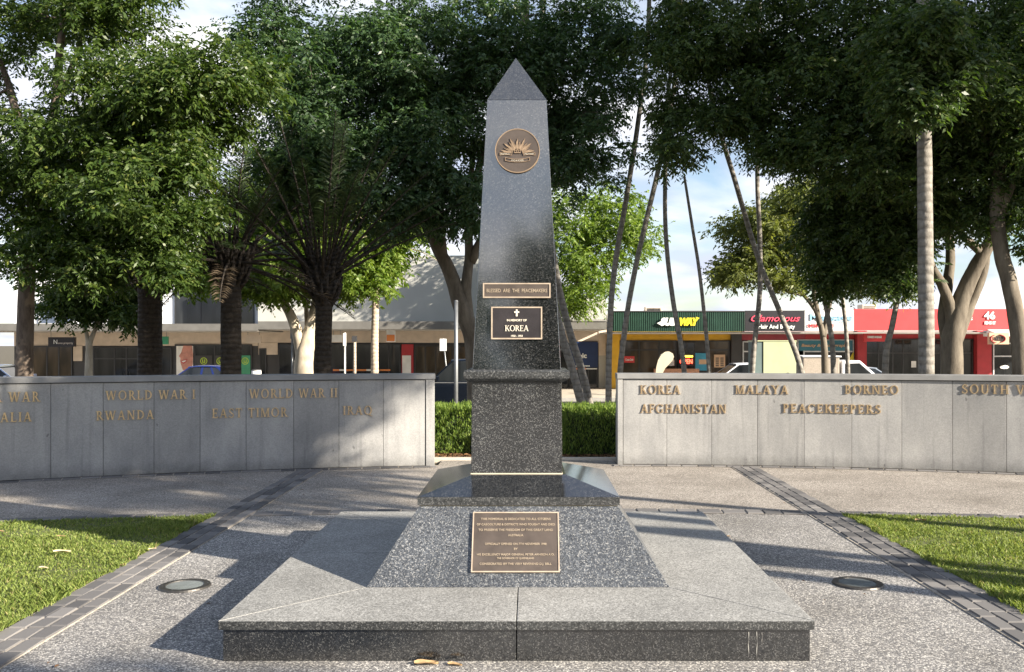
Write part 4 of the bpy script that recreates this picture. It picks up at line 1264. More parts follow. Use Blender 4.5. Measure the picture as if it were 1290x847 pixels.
def palm(name, label, cat, path, r0, r1, bark_mat, nfr, flen, leaflet, group=None, seed=1, up=(0.1, 1.3), leaf_mat=None, dry=0, bulb=0.0, nleaf=46, sag=0.9, lw=0.028, stubs=0, bare=0.16):
    base = Vector(path[0])
    root = thing(name, label, cat, base, group)
    rng = np.random.default_rng(seed)
    q = catmull(path, 10)
    k = len(q)
    q[0] = q[0] - Vector((0, 0, 0.15))
    rr = []
    for j in range(k):
        t = j / (k - 1)
        r = r0 + (r1 - r0) * t
        r *= 1 + 0.30 * max(0, 1 - t * 9) ** 2
        r *= 1 + 0.012 * math.sin(j * 1.7) * math.sin(j * 0.61 + seed)
        if bulb > 0: r *= 1 + bulb * smooth01((t - 0.72) / 0.2)
        rr.append(r)
    tb = MB(); tb.tube(q, rr, 14, wob=0.015)
    top = q[-1]
    for i in range(stubs):                       # old leaf bases left round the head
        a = 2.4 * i
        t = 0.70 + 0.3 * i / stubs
        c = q[int(t * (k - 1))]; r = rr[int(t * (k - 1))]
        o = Vector((math.cos(a), math.sin(a), 0))
        tb.tube([c + o * r * 0.8, c + o * (r + 0.10) + Vector((0, 0, 0.16)), c + o * (r + 0.20) + Vector((0, 0, 0.42))], [0.05, 0.035, 0.02], 5)
    if nfr == 0:
        tb.build('trunk', bark_mat, root, smooth=True, fix=False)
        return root
    tr = tb.build('trunk', bark_mat, root, smooth=True, fix=False)
    lv, rb = [], MB()
    dl = []
    for i in range(nfr):
        a = i * 2.39996 + rng.uniform(-0.2, 0.2)
        e = up[0] + (up[1] - up[0]) * ((i + 0.5) / nfr) + rng.uniform(-0.08, 0.08)
        dv = (math.cos(a) * math.cos(e), math.sin(a) * math.cos(e), math.sin(e))
        b0 = np.array(top) + np.array([math.cos(a), math.sin(a), 0]) * r1 * (1 + bulb) * 0.7 + np.array([0, 0, -0.25 * (1 - i / nfr)])
        quads, pts = frond_tris(b0, dv, flen * rng.uniform(0.85, 1.1), leaflet, rng, sag * rng.uniform(0.8, 1.2), nleaf, lw, 0.5, bare)
        (dl if i < dry else lv).append(quads)
        rb.tube([tuple(p) for p in pts], [0.030 * (1 - 0.9 * j / 14) + 0.003 for j in range(15)], 5, cap=False)
    cr = np_mesh('crown', np.concatenate(lv), leaf_mat or M['frond'], root, tuple(base))
    rb.build('frond_ribs', bark_mat, cr, origin=tuple(base), smooth=True, fix=False)
    if dl:
        np_mesh('dry_fronds', np.concatenate(dl), M['frond_dry'], root, tuple(base))
    return root

# --- park trees behind the walls
CANOPY = 'shade trees behind the memorial walls'
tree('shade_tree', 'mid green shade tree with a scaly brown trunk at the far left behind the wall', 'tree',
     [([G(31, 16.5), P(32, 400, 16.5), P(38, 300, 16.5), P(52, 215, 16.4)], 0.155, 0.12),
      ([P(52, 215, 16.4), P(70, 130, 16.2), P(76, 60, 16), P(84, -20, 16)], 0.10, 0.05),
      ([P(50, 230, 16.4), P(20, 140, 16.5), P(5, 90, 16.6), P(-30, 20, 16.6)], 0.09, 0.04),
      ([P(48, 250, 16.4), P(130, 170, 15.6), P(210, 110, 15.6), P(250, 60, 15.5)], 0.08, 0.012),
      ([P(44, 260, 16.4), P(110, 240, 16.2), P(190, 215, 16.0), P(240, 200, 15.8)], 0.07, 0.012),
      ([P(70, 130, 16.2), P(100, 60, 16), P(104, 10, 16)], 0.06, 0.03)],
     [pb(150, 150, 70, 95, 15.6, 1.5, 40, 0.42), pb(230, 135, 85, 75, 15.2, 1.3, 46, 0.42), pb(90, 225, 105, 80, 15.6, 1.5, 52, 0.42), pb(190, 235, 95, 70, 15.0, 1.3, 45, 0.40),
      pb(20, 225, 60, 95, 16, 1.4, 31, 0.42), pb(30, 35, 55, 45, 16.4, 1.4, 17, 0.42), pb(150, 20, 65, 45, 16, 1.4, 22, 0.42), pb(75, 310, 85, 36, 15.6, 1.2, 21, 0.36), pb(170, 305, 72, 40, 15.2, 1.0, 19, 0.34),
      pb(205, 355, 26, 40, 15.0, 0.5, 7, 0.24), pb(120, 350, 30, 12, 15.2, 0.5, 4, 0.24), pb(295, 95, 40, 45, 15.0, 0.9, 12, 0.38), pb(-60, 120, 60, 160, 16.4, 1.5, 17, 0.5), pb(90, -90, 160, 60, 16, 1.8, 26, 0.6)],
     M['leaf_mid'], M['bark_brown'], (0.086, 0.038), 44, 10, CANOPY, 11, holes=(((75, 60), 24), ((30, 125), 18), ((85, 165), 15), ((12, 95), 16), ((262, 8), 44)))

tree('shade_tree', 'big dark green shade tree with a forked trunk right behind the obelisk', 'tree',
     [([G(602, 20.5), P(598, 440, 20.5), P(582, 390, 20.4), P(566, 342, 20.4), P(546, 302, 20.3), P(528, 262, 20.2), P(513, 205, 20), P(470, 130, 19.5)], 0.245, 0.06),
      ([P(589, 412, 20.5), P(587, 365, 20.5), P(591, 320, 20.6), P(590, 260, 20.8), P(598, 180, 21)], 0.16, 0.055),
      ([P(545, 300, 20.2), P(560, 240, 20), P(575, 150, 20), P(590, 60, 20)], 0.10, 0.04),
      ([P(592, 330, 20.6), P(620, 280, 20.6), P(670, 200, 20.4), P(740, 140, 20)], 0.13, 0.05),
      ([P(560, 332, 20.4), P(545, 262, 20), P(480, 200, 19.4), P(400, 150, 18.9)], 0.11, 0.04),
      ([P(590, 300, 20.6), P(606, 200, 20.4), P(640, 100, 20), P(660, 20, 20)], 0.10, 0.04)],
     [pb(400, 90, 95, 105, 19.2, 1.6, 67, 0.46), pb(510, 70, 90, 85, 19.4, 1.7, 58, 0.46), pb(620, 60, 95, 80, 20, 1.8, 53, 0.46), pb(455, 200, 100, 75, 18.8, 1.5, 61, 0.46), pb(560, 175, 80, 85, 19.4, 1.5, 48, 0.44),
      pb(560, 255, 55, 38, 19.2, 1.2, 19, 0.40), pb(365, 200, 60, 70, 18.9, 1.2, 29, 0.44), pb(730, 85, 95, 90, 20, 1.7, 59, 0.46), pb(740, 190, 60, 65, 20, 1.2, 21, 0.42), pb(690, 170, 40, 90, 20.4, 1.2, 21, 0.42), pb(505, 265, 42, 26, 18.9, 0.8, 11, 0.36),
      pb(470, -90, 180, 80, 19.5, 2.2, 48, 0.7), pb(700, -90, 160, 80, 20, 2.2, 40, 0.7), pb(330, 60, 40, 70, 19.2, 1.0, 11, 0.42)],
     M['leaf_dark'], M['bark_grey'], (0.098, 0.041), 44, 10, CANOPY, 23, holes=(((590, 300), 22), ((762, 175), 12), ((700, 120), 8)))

tree('shade_tree', 'big shade tree with a smooth grey forked trunk behind the right wall', 'tree',
     [([G(1200, 17.5), P(1199, 440, 17.5), P(1205, 400, 17.5), P(1217, 362, 17.5), P(1232, 332, 17.4), P(1248, 303, 17.3), P(1268, 262, 17.2), P(1300, 200, 17)], 0.225, 0.08),
      ([P(1201, 428, 17.5), P(1197, 388, 17.5), P(1186, 358, 17.4), P(1170, 325, 17.3), P(1164, 260, 17.2)], 0.14, 0.055),
      ([P(1199, 445, 17.6), P(1190, 405, 17.75), P(1192, 370, 17.8), P(1197, 330, 17.9), P(1194, 285, 18), P(1180, 220, 18)], 0.15, 0.06),
      ([P(1203, 430, 17.6), P(1220, 388, 17.7), P(1238, 345, 17.7), P(1246, 300, 17.8)], 0.15, 0.06),
      ([P(1238, 320, 17.4), P(1222, 305, 17.2), P(1206, 285, 17), P(1170, 180, 16.6)], 0.09, 0.05),
      ([P(1170, 300, 17.3), P(1120, 230, 17.5), P(1040, 170, 17.6), P(960, 110, 17.6)], 0.08, 0.03),
      ([P(1194, 285, 18), P(1150, 180, 18.4), P(1080, 90, 18.6), P(1000, 30, 18.8)], 0.09, 0.04)],
     [pb(900, 60, 90, 85, 17.8, 1.6, 47, 0.46), pb(990, 90, 95, 95, 17.4, 1.6, 61, 0.46), pb(1090, 70, 95, 95, 17, 1.7, 61, 0.44), pb(1190, 70, 90, 90, 16.6, 1.7, 56, 0.42), pb(1280, 60, 70, 90, 16.4, 1.5, 38, 0.42),
      pb(1100, 180, 95, 75, 16.6, 1.5, 50, 0.42), pb(1010, 185, 80, 42, 17.2, 1.2, 26, 0.40), pb(1195, 190, 80, 75, 16.2, 1.4, 43, 0.40), pb(1260, 200, 60, 70, 16.2, 1.2, 27, 0.40), pb(925, 150, 55, 40, 17.8, 1.0, 17, 0.40), pb(1215, 270, 60, 28, 16.4, 0.9, 14, 0.36),
      pb(845, 170, 34, 45, 18, 0.8, 11, 0.36), pb(845, 80, 40, 70, 18.2, 1.1, 15, 0.42), pb(950, -90, 160, 75, 17.4, 2.2, 43, 0.7), pb(1180, -100, 180, 85, 16.6, 2.4, 50, 0.7), pb(1380, 20, 110, 190, 16.4, 2.2, 46, 0.6), pb(1420, -180, 160, 110, 16, 2.4, 33, 0.8)],
     M['leaf_right'], M['bark_grey'], (0.090, 0.038), 44, 10, CANOPY, 31, holes=(((1062, 215), 14), ((1070, 290), 22), ((975, 230), 10)))

tree('shade_tree', 'leaning mottled trunk tree at the far right edge behind the wall', 'tree',
     [([G(1291, 15.5), P(1283, 420, 15.5), P(1272, 360, 15.5), P(1260, 310, 15.5), P(1256, 260, 15.5), P(1262, 170, 15.4)], 0.145, 0.11),
      ([P(1258, 270, 15.5), P(1290, 200, 15.3), P(1330, 120, 15)], 0.09, 0.04), ([P(1260, 210, 15.5), P(1220, 130, 15.2), P(1180, 40, 15)], 0.08, 0.03)],
     [pb(1165, 50, 75, 70, 13.4, 0.7, 34, 0.36), pb(1163, 125, 36, 30, 13.5, 0.5, 13, 0.28), pb(1310, 180, 60, 60, 15.2, 1.2, 26, 0.40), pb(1250, 120, 70, 60, 15.2, 1.2, 34, 0.40), pb(1180, 110, 60, 50, 15, 1.0, 24, 0.38), pb(1340, 60, 80, 90, 15, 1.4, 34, 0.5), pb(1310, 285, 26, 26, 15.4, 0.5, 6, 0.3)],
     M['leaf_right'], M['bark_grey'], (0.090, 0.038), 44, 10, CANOPY, 37)

# young dark tree on slim stems right of centre
tree('young_tree', 'dark young tree on slim leaning stems in front of the red shops', 'tree',
     [([G(1050, 19), P(1049, 440, 19), P(1038, 370, 19), P(1034, 300, 19)], 0.062, 0.045), ([G(1071, 19.2), P(1066, 420, 19.2), P(1058, 350, 19.2), P(1056, 290, 19.2)], 0.048, 0.035),
      ([P(1034, 310, 19), P(1060, 250, 18.8), P(1085, 200, 18.6)], 0.05, 0.02)],
     [pb(1065, 300, 48, 62, 18.7, 0.9, 40, 0.36), pb(1050, 345, 26, 34, 18.7, 0.5, 12, 0.30), pb(1080, 245, 50, 40, 18.6, 0.9, 24, 0.36)],
     M['leaf_right'], M['bark_palm'], (0.090, 0.04), 42, 10, None, 41)
tree('young_tree', 'dark bushy young tree on a single leaning stem beside the grey palm', 'tree',
     [([G(1114, 18), P(1116, 450, 18), P(1124, 410, 18), P(1131, 370, 18), P(1132, 320, 18)], 0.072, 0.045), ([P(1131, 360, 18), P(1110, 320, 17.8), P(1100, 280, 17.8)], 0.04, 0.02)],
     [pb(1122, 320, 34, 52, 17.6, 0.7, 30, 0.32), pb(1105, 285, 42, 40, 17.6, 0.7, 24, 0.34), pb(1150, 290, 30, 40, 17.6, 0.6, 14, 0.32)],
     M['leaf_right'], M['bark_palm'], (0.090, 0.04), 42, 10, None, 43)

# --- palms in the park
PALMS = 'slim ringed palms behind the right wall'
def slim(label, pts, Y, r0, r1, seed, nfr=9, fl=1.3):
    path = [G(pts[0][0], Y)] + [P(x, y, Y + 0.15 * i) for i, (x, y) in enumerate(pts[1:])]
    return palm('palm', label, 'palm tree', path, r0, r1, M['bark_palm'], nfr, fl, 0.42, PALMS, seed, (-0.2, 1.2), None, 1 if nfr else 0, 0, 34, 1.4)
slim('slim palm with an upright bent trunk just right of the hedge', [(766, 510), (768, 420), (774, 340), (789, 250), (803, 160), (815, 60), (820, -60)], 20.8, 0.070, 0.050, 51)
slim('slim palm leaning right whose trunk crosses the yellow pillar', [(776, 510), (784, 440), (800, 340), (829, 215), (846, 130), (856, 40), (858, -60)], 21, 0.068, 0.046, 52)
slim('slim palm bending left in front of the green shop sign', [(868, 510), (860, 450), (848, 380), (839, 300), (838, 215), (841, 130), (850, 40), (855, -50)], 20.5, 0.060, 0.040, 53)
slim('bare dead palm stem without any fronds in front of the green sign', [(896, 510), (892, 450), (882, 350), (872, 285), (862, 222)], 20.6, 0.052, 0.030, 54, 0)
slim('slim palm leaning steeply left across the black salon sign', [(1026, 510), (1008, 462), (985, 400), (955, 325), (925, 225), (903, 150), (886, 60), (880, -60)], 20, 0.064, 0.048, 55)
slim('slim upright palm standing left of the pale green cabinet', [(944, 510), (949, 450), (957, 370), (957, 300), (954, 220), (956, 110), (957, -50)], 20.4, 0.062, 0.046, 56)
palm('palm', 'leaning ringed palm trunk nearest the right side of the obelisk', 'palm tree', [G(743, 21.5), P(722, 470, 21.5), P(702, 400, 21.6), P(686, 320, 21.8), P(670, 200, 22), P(664, 60, 22.2), P(662, -60, 22.4)], 0.105, 0.07, M['bark_palm'], 9, 1.5, 0.42, 'pair of leaning palms beside the obelisk', 57, (-0.2, 1.2), None, 0, 0, 34, 1.4)
palm('palm', 'leaning ringed palm trunk on the outer side of the pair by the obelisk', 'palm tree', [G(750, 22.2), P(735, 475, 22.2), P(714, 405, 22.3), P(698, 330, 22.5), P(686, 220, 22.7), P(684, 70, 22.9), P(684, -60, 23)], 0.10, 0.07, M['bark_palm'], 9, 1.5, 0.42, 'pair of leaning palms beside the obelisk', 58, (-0.2, 1.2), None, 0, 0, 34, 1.4)
palm('royal_palm', 'thick grey palm trunk standing straight behind the right wall', 'palm tree', [G(1166, 14.5), P(1167, 440, 14.5), P(1166, 330, 14.5), P(1165, 220, 14.5), P(1164, 130, 14.5), P(1163, -40, 14.5), P(1162, -230, 14.5)], 0.125, 0.10, M['bark_palm'], 12, 2.2, 0.6, None, 59, (-0.3, 1.2), None, 0, 0, 44, 0.9)

DATE = 'date palms behind the left wall'
palm('date_palm', 'date palm with the thickest dark trunk, left of the other date palms', 'palm tree', [G(188, 18.5), P(189, 440, 18.5), P(189, 380, 18.5), P(189, 325, 18.5)], 0.235, 0.23, M['bark_date'], 30, 2.4, 0.36, DATE, 61, (0.0, 1.45), None, 3, 0.2, 44, 1.0, 0.022, 26, 0.3)
palm('date_palm', 'date palm with a ragged drooping head of old fronds, middle of the three', 'palm tree', [G(291, 17.5), P(291, 440, 17.5), P(291, 370, 17.5), P(289, 318, 17.5)], 0.195, 0.19, M['bark_date'], 34, 2.3, 0.34, DATE, 62, (-0.35, 1.45), None, 6, 0.7, 44, 0.8, 0.022, 44, 0.34)
palm('date_palm', 'date palm with long upward fanning fronds, right of the other date palms', 'palm tree', [G(407, 18), P(407, 440, 18), P(408, 390, 18), P(406, 335, 18)], 0.165, 0.17, M['bark_date'], 36, 3.0, 0.36, DATE, 63, (0.42, 1.5), None, 0, 0.55, 46, 0.42, 0.022, 30, 0.42)

# --- street trees in full sun
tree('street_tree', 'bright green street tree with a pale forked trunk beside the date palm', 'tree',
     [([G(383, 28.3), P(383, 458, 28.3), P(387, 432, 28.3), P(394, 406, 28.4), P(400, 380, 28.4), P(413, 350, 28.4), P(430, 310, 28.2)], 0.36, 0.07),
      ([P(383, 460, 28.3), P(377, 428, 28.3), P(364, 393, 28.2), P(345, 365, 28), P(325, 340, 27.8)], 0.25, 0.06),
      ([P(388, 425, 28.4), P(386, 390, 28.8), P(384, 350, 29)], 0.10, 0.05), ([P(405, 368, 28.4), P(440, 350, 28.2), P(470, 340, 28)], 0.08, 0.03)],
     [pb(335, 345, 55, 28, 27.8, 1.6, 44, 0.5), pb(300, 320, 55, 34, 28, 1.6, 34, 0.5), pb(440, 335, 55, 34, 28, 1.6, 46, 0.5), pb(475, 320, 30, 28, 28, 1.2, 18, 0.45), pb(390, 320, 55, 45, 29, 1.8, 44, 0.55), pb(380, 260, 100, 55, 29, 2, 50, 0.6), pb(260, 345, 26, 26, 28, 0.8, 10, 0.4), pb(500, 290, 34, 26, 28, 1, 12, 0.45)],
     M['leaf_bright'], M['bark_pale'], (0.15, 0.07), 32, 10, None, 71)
tree('street_tree', 'small street tree with a slender pale trunk by the dark entrance', 'tree',
     [([G(112, 28.6), P(112, 450, 28.6), P(114, 430, 28.6), P(123, 408, 28.6), P(132, 380, 28.6)], 0.145, 0.03), ([P(112, 445, 28.6), P(110, 425, 28.6), P(105, 408, 28.6), P(98, 385, 28.4)], 0.09, 0.03)],
     [pb(92, 375, 38, 24, 28.3, 1.2, 22, 0.42), pb(138, 372, 38, 30, 28.5, 1.2, 22, 0.42), pb(120, 345, 50, 24, 28.5, 1.2, 22, 0.42), pb(160, 392, 22, 16, 28.5, 0.7, 6, 0.36)],
     M['leaf_mid'], M['bark_pale'], (0.14, 0.065), 32, 10, None, 73)
FB = Vector(((690 - VX) / FPX * 38, 38, ROAD_Z + 0.13))
tree('street_tree', 'sunny green street tree showing just right of the obelisk', 'tree',
     [([FB, P(690, 445, 38), P(692, 405, 38)], 0.22, 0.17), ([P(692, 410, 38), P(710, 380, 38), P(735, 345, 37.8), P(765, 300, 37.6)], 0.13, 0.04), ([P(692, 408, 38), P(682, 360, 38), P(690, 310, 38), P(710, 270, 38)], 0.12, 0.03), ([P(690, 400, 38), P(660, 350, 38), P(640, 300, 38)], 0.10, 0.03)],
     [pb(735, 345, 40, 42, 37.6, 2.0, 30, 0.5), pb(720, 290, 38, 40, 37.8, 2.0, 22, 0.5), pb(782, 300, 45, 38, 37.6, 2.0, 28, 0.5), pb(765, 258, 42, 24, 37.8, 1.8, 16, 0.5), pb(720, 380, 24, 16, 37.6, 1.0, 10, 0.45), pb(655, 290, 50, 50, 38, 2.2, 8, 0.5), pb(690, 240, 50, 30, 38, 2, 6, 0.5)],
     M['leaf_bright'], M['bark_grey'], (0.15, 0.07), 24, 10, None, 75)
tree('spreading_tree', 'open spreading tree with flat olive foliage in front of the white massage sign', 'tree',
     [([G(1040, 28.4), P(1039, 450, 28.4), P(1036, 420, 28.4), P(1029, 395, 28.4), P(1016, 376, 28.4), P(990, 352, 28.2), P(955, 330, 28)], 0.13, 0.03),
      ([P(1033, 410, 28.4), P(1027, 380, 28.4), P(1022, 350, 28.4), P(1005, 300, 28.3), P(990, 260, 28.2)], 0.10, 0.03),
      ([P(1037, 425, 28.4), P(1046, 380, 28.6), P(1060, 340, 28.7), P(1080, 300, 28.8)], 0.10, 0.03), ([P(1010, 372, 28.4), P(985, 365, 28.2), P(950, 352, 28)], 0.05, 0.02)],
     [pb(945, 325, 40, 16, 28, 1.4, 22, 0.42), pb(960, 285, 45, 20, 28.2, 1.5, 26, 0.42), pb(1000, 255, 45, 24, 28.3, 1.6, 28, 0.45), pb(1010, 310, 45, 30, 28.2, 1.6, 30, 0.42), pb(1075, 320, 50, 40, 28.7, 1.6, 34, 0.45), pb(925, 345, 26, 9, 27.9, 1.0, 9, 0.36), pb(1060, 260, 60, 34, 28.7, 1.6, 34, 0.45), pb(1120, 360, 30, 22, 28.6, 1.0, 10, 0.4), pb(975, 350, 30, 12, 28, 1.0, 9, 0.36)],
     M['leaf_olive'], M['bark_grey'], (0.13, 0.055), 26, 10, None, 77)
palm('slender_palm', 'slender palm with a pale pinkish ringed trunk left of the parked black car', 'palm tree', [G(473, 28), P(472, 440, 28), P(473, 390, 28), P(474, 350, 28), P(475, 300, 28)], 0.125, 0.09, M['bark_palm_pale'], 12, 2.0, 0.5, None, 81, (0.0, 1.2), M['leaf_bright'], 0, 0, 40, 1.3)
tree('street_tree', 'sunlit yellow green tree far off beyond the left end of the shops', 'tree',
     [([Vector((-36.5, 52, -0.6)), Vector((-36.4, 52, 2)), Vector((-36.2, 52, 4))], 0.25, 0.15)],
     [((-36.2, 52, 4.2), (3.2, 3, 3.4), 80, 0.7), ((-36.6, 51, 1.2), (2.4, 2, 1.4), 24, 0.6)], M['leaf_bright'], M['bark_grey'], (0.22, 0.1), 30, 10, None, 83)

# --- trees beside and behind the camera: they throw the shade and show in the polished stone
SHADE = 'shade trees on the near side of the lawn'
tree('shade_tree', 'spreading shade tree on the near right lawn outside the picture', 'tree',
     [([Vector((10.5, 2.2, 0)), Vector((10.4, 2.2, 2)), Vector((10.2, 2.3, 3.6))], 0.24, 0.18), ([Vector((10.2, 2.3, 3.5)), Vector((8.8, 3.2, 5)), Vector((7.4, 4.2, 5.8)), Vector((6.2, 4.9, 6))], 0.12, 0.05),
      ([Vector((10.2, 2.3, 3.5)), Vector((11, 1.2, 5.2)), Vector((11.6, 0, 6.5))], 0.12, 0.05), ([Vector((10.2, 2.3, 3.5)), Vector((10.6, 3.2, 5.5)), Vector((10.8, 4, 7.4))], 0.12, 0.05)],
     [((8.6, 4.9, 5.6), (0.9, 0.7, 0.5), 10, 0.38), ((8.2, 4.2, 5.9), (1.9, 1.2, 0.9), 42, 0.46), ((6.3, 4.9, 5.9), (1.0, 0.8, 0.7), 18, 0.45), ((10.2, 3.4, 7.2), (2.0, 1.6, 1.2), 60, 0.55), ((11.8, 1.9, 7.6), (1.8, 1.5, 1.3), 50, 0.55), ((11.4, 4.6, 8.6), (2.2, 1.6, 1.3), 54, 0.6)],
     M['leaf_mid'], M['bark_grey'], (0.13, 0.06), 26, 10, SHADE, 91, flecks=(((-4.5, 11.1, 0.25), 0.55), ((-2.5, 11.7, 0.45), 0.48), ((-1.6, 11.8, 0.5), 0.30), ((-3.6, 9.9, 0.0), 0.5)))
tree('shade_tree', 'tall shade tree well beyond the near right lawn outside the picture', 'tree',
     [([Vector((15.5, 9.2, 0)), Vector((15.3, 9.2, 4)), Vector((15.2, 9.2, 8))], 0.3, 0.18), ([Vector((15.2, 9.2, 8)), Vector((13.5, 9.6, 10)), Vector((12.5, 10, 12))], 0.12, 0.05), ([Vector((15.2, 9.2, 8)), Vector((16, 8, 10)), Vector((16.5, 7, 12))], 0.12, 0.05)],
     [((14.2, 9.2, 11.2), (2.8, 2.4, 1.9), 44, 0.65), ((15.6, 7.0, 12.4), (2.6, 2.2, 2.2), 38, 0.65), ((13.6, 11.4, 12.6), (2.6, 2.2, 2.2), 34, 0.65)],
     M['leaf_mid'], M['bark_grey'], (0.17, 0.08), 26, 10, SHADE, 93)
tree('shade_tree', 'shade tree behind the camera on the right of the walk', 'tree',
     [([Vector((12.4, -4.4, 0)), Vector((12.2, -4.3, 2.4)), Vector((11.6, -3.8, 4.2))], 0.22, 0.14), ([Vector((11.6, -3.8, 4.2)), Vector((10.9, -3.2, 5)), Vector((10.2, -2.7, 5.6))], 0.08, 0.03), ([Vector((11.8, -4.0, 3.8)), Vector((12.6, -4.8, 5.6)), Vector((13, -5.2, 7))], 0.08, 0.03)],
     [((10.1, -2.75, 5.6), (1.3, 0.5, 0.4), 11, 0.35), ((12.8, -5.6, 7.2), (1.8, 1.4, 1.2), 40, 0.55)],
     M['leaf_mid'], M['bark_grey'], (0.13, 0.06), 20, 10, SHADE, 95)
for i, (x, y, h) in enumerate(((8.6, 2.55, 9.5), (9.4, 3.05, 10.5), (9.6, 4.75, 10.0))):
    palm('palm', ('slim palm nearest the near right lawn outside the picture', 'slim palm second from the near right lawn outside the picture', 'slim palm farthest along the near right lawn outside the picture')[i], 'palm tree',
         [Vector((x, y, 0)), Vector((x + 0.15, y, h * 0.4)), Vector((x + 0.1, y + 0.1, h * 0.7)), Vector((x, y, h))], 0.10, 0.08, M['bark_palm'], 9, 1.5, 0.4, 'slim palms on the near right lawn', 97 + i, (-0.2, 1.2), None, 0, 0, 30, 1.4)
rt = random.Random(5)
for i, (x, y, w, h) in enumerate(((-13, -34, 6, 12.6), (-5.5, -36, 5.0, 13.8), (1.5, -34, 5.0, 12.9), (8.5, -37, 5.5, 14.4), (16, -34, 6, 13.0))):
    tree('park_tree', ('round park tree far behind the camera, first from the left', 'round park tree far behind the camera, second from the left', 'round park tree far behind the camera, in the middle', 'round park tree far behind the camera, second from the right', 'round park tree far behind the camera, first from the right')[i], 'tree',
         [([Vector((x, y, 0)), Vector((x + 0.1, y, 1.5)), Vector((x, y, 3.2))], 0.3, 0.2)],
         [((x, y, h * 0.58), (w * 0.62, w * 0.5, h * 0.40), 110, 0.9), ((x + 1, y + 1, h * 0.32), (w * 0.55, w * 0.4, h * 0.18), 40, 0.8)], M['leaf_dark'], M['bark_grey'], (0.3, 0.16), 22, 8, 'park trees far behind the camera', 120 + i)

# ------------------------------------------------------------------ hedges, mulch, edging in the gap
def hedge(label, x0, x1, y0, y1, top, seed):
    root = thing('hedge', label, 'hedge', ((x0 + x1) / 2, (y0 + y1) / 2, 0.0))
    mb = MB()
    nx, nz = 14, 6
    mb.box(x0 + 0.09, x1 - 0.09, y0 + 0.09, y1 - 0.09, -0.05, top - 0.10)
    mb.build('twigs', M['hedge_core'], root, bevel=0.05)
    rng = np.random.default_rng(seed)
    per_face = []
    def face(n, fx):
        a = rng.random((n, 2)); return fx(a[:, 0], a[:, 1], n)
    w, d, h = x1 - x0, y1 - y0, top
    bump = lambda a, b: 0.035 * np.sin(a * 31 + 3 * np.sin(b * 17)) * np.sin(b * 23 + 2)
    parts = []
    den = 5200
    n = int(w * h * den); a, b = rng.random(n), rng.random(n); parts.append(np.stack([x0 + a * w, y0 + bump(a * w, b * h) + rng.random(n) * 0.09, b * h], 1))
    n = int(w * d * den); a, b = rng.random(n), rng.random(n); parts.append(np.stack([x0 + a * w, y0 + b * d, top - 0.07 + bump(a * w, b * d) + rng.random(n) * 0.05], 1))
    for xx, s in ((x0, 1), (x1, -1)):
        n = int(d * h * den * 0.7); a, b = rng.random(n), rng.random(n); parts.append(np.stack([xx + s * (bump(a * d, b * h) + rng.random(n) * 0.09), y0 + a * d, b * h], 1))
    p = np.concatenate(parts)
    n = len(p)
    dv = rng.normal(size=(n, 3)) * 0.38 + np.array([0, -0.25, 1.0])
    dv /= np.linalg.norm(dv, axis=1, keepdims=True)
    L = (0.035 + 0.05 * rng.random(n))[:, None]
    wv = np.cross(dv, rng.normal(size=(n, 3))); wv /= np.linalg.norm(wv, axis=1, keepdims=True)
    W = (0.004 + 0.004 * rng.random(n))[:, None]
    v = np.empty((n, 4, 3)); v[:, 0] = p; v[:, 1] = p + dv * L * 0.5 + wv * W; v[:, 2] = p + dv * L; v[:, 3] = p + dv * L * 0.5 - wv * W
    np_mesh('needles', v, M['hedge'], root, tuple(root.location))
    return root
hedge('clipped green hedge in the wall gap left of the obelisk', -1.95, -0.62, 13.15, 14.1, 0.67, 5)
hedge('clipped green hedge in the wall gap right of the obelisk', 0.44, 1.85, 13.0, 14.0, 0.67, 6)
mb = MB()
rng = random.Random(9)
for i in range(1500):
    x, y = rng.choice([rng.uniform(-1.5, -0.55), rng.uniform(0.45, 1.45)]), rng.uniform(12.62, 13.2)
    s = rng.uniform(0.012, 0.035); a = rng.uniform(0, 6.28); z = rng.uniform(0.0, 0.02)
    c, q = math.cos(a) * s, math.sin(a) * s
    mb.add([(x - c, y - q, z), (x + q * 0.4, y - c * 0.4, z + rng.uniform(0, 0.015)), (x + c, y + q, z + rng.uniform(0, 0.01)), (x - q * 0.4, y + c * 0.4, z + 0.004)], [(0, 1, 2, 3)])
tag(mb.build('leaf_litter', M['mulch'], fix=False), 'brown leaf litter at the foot of the hedges', 'leaf litter', kind='stuff')
mb = MB(); mb.box(-1.6, 1.5, 12.50, 12.60, -0.05, 0.035)
tag(mb.build('garden_kerb', M['concrete'], bevel=0.008), kind='structure')

# ------------------------------------------------------------------ shops across the street
FA, AW = 43.6, 39.5         # shopfront plane and awning edge
def fx(px): return (px - VX) / FPX * FA
def ax(px): return (px - VX) / FPX * AW
def fz(py): return EYE - (py - VY) / FPX * FA
def az(py): return EYE - (py - VY) / FPX * AW
FOOT = -0.54

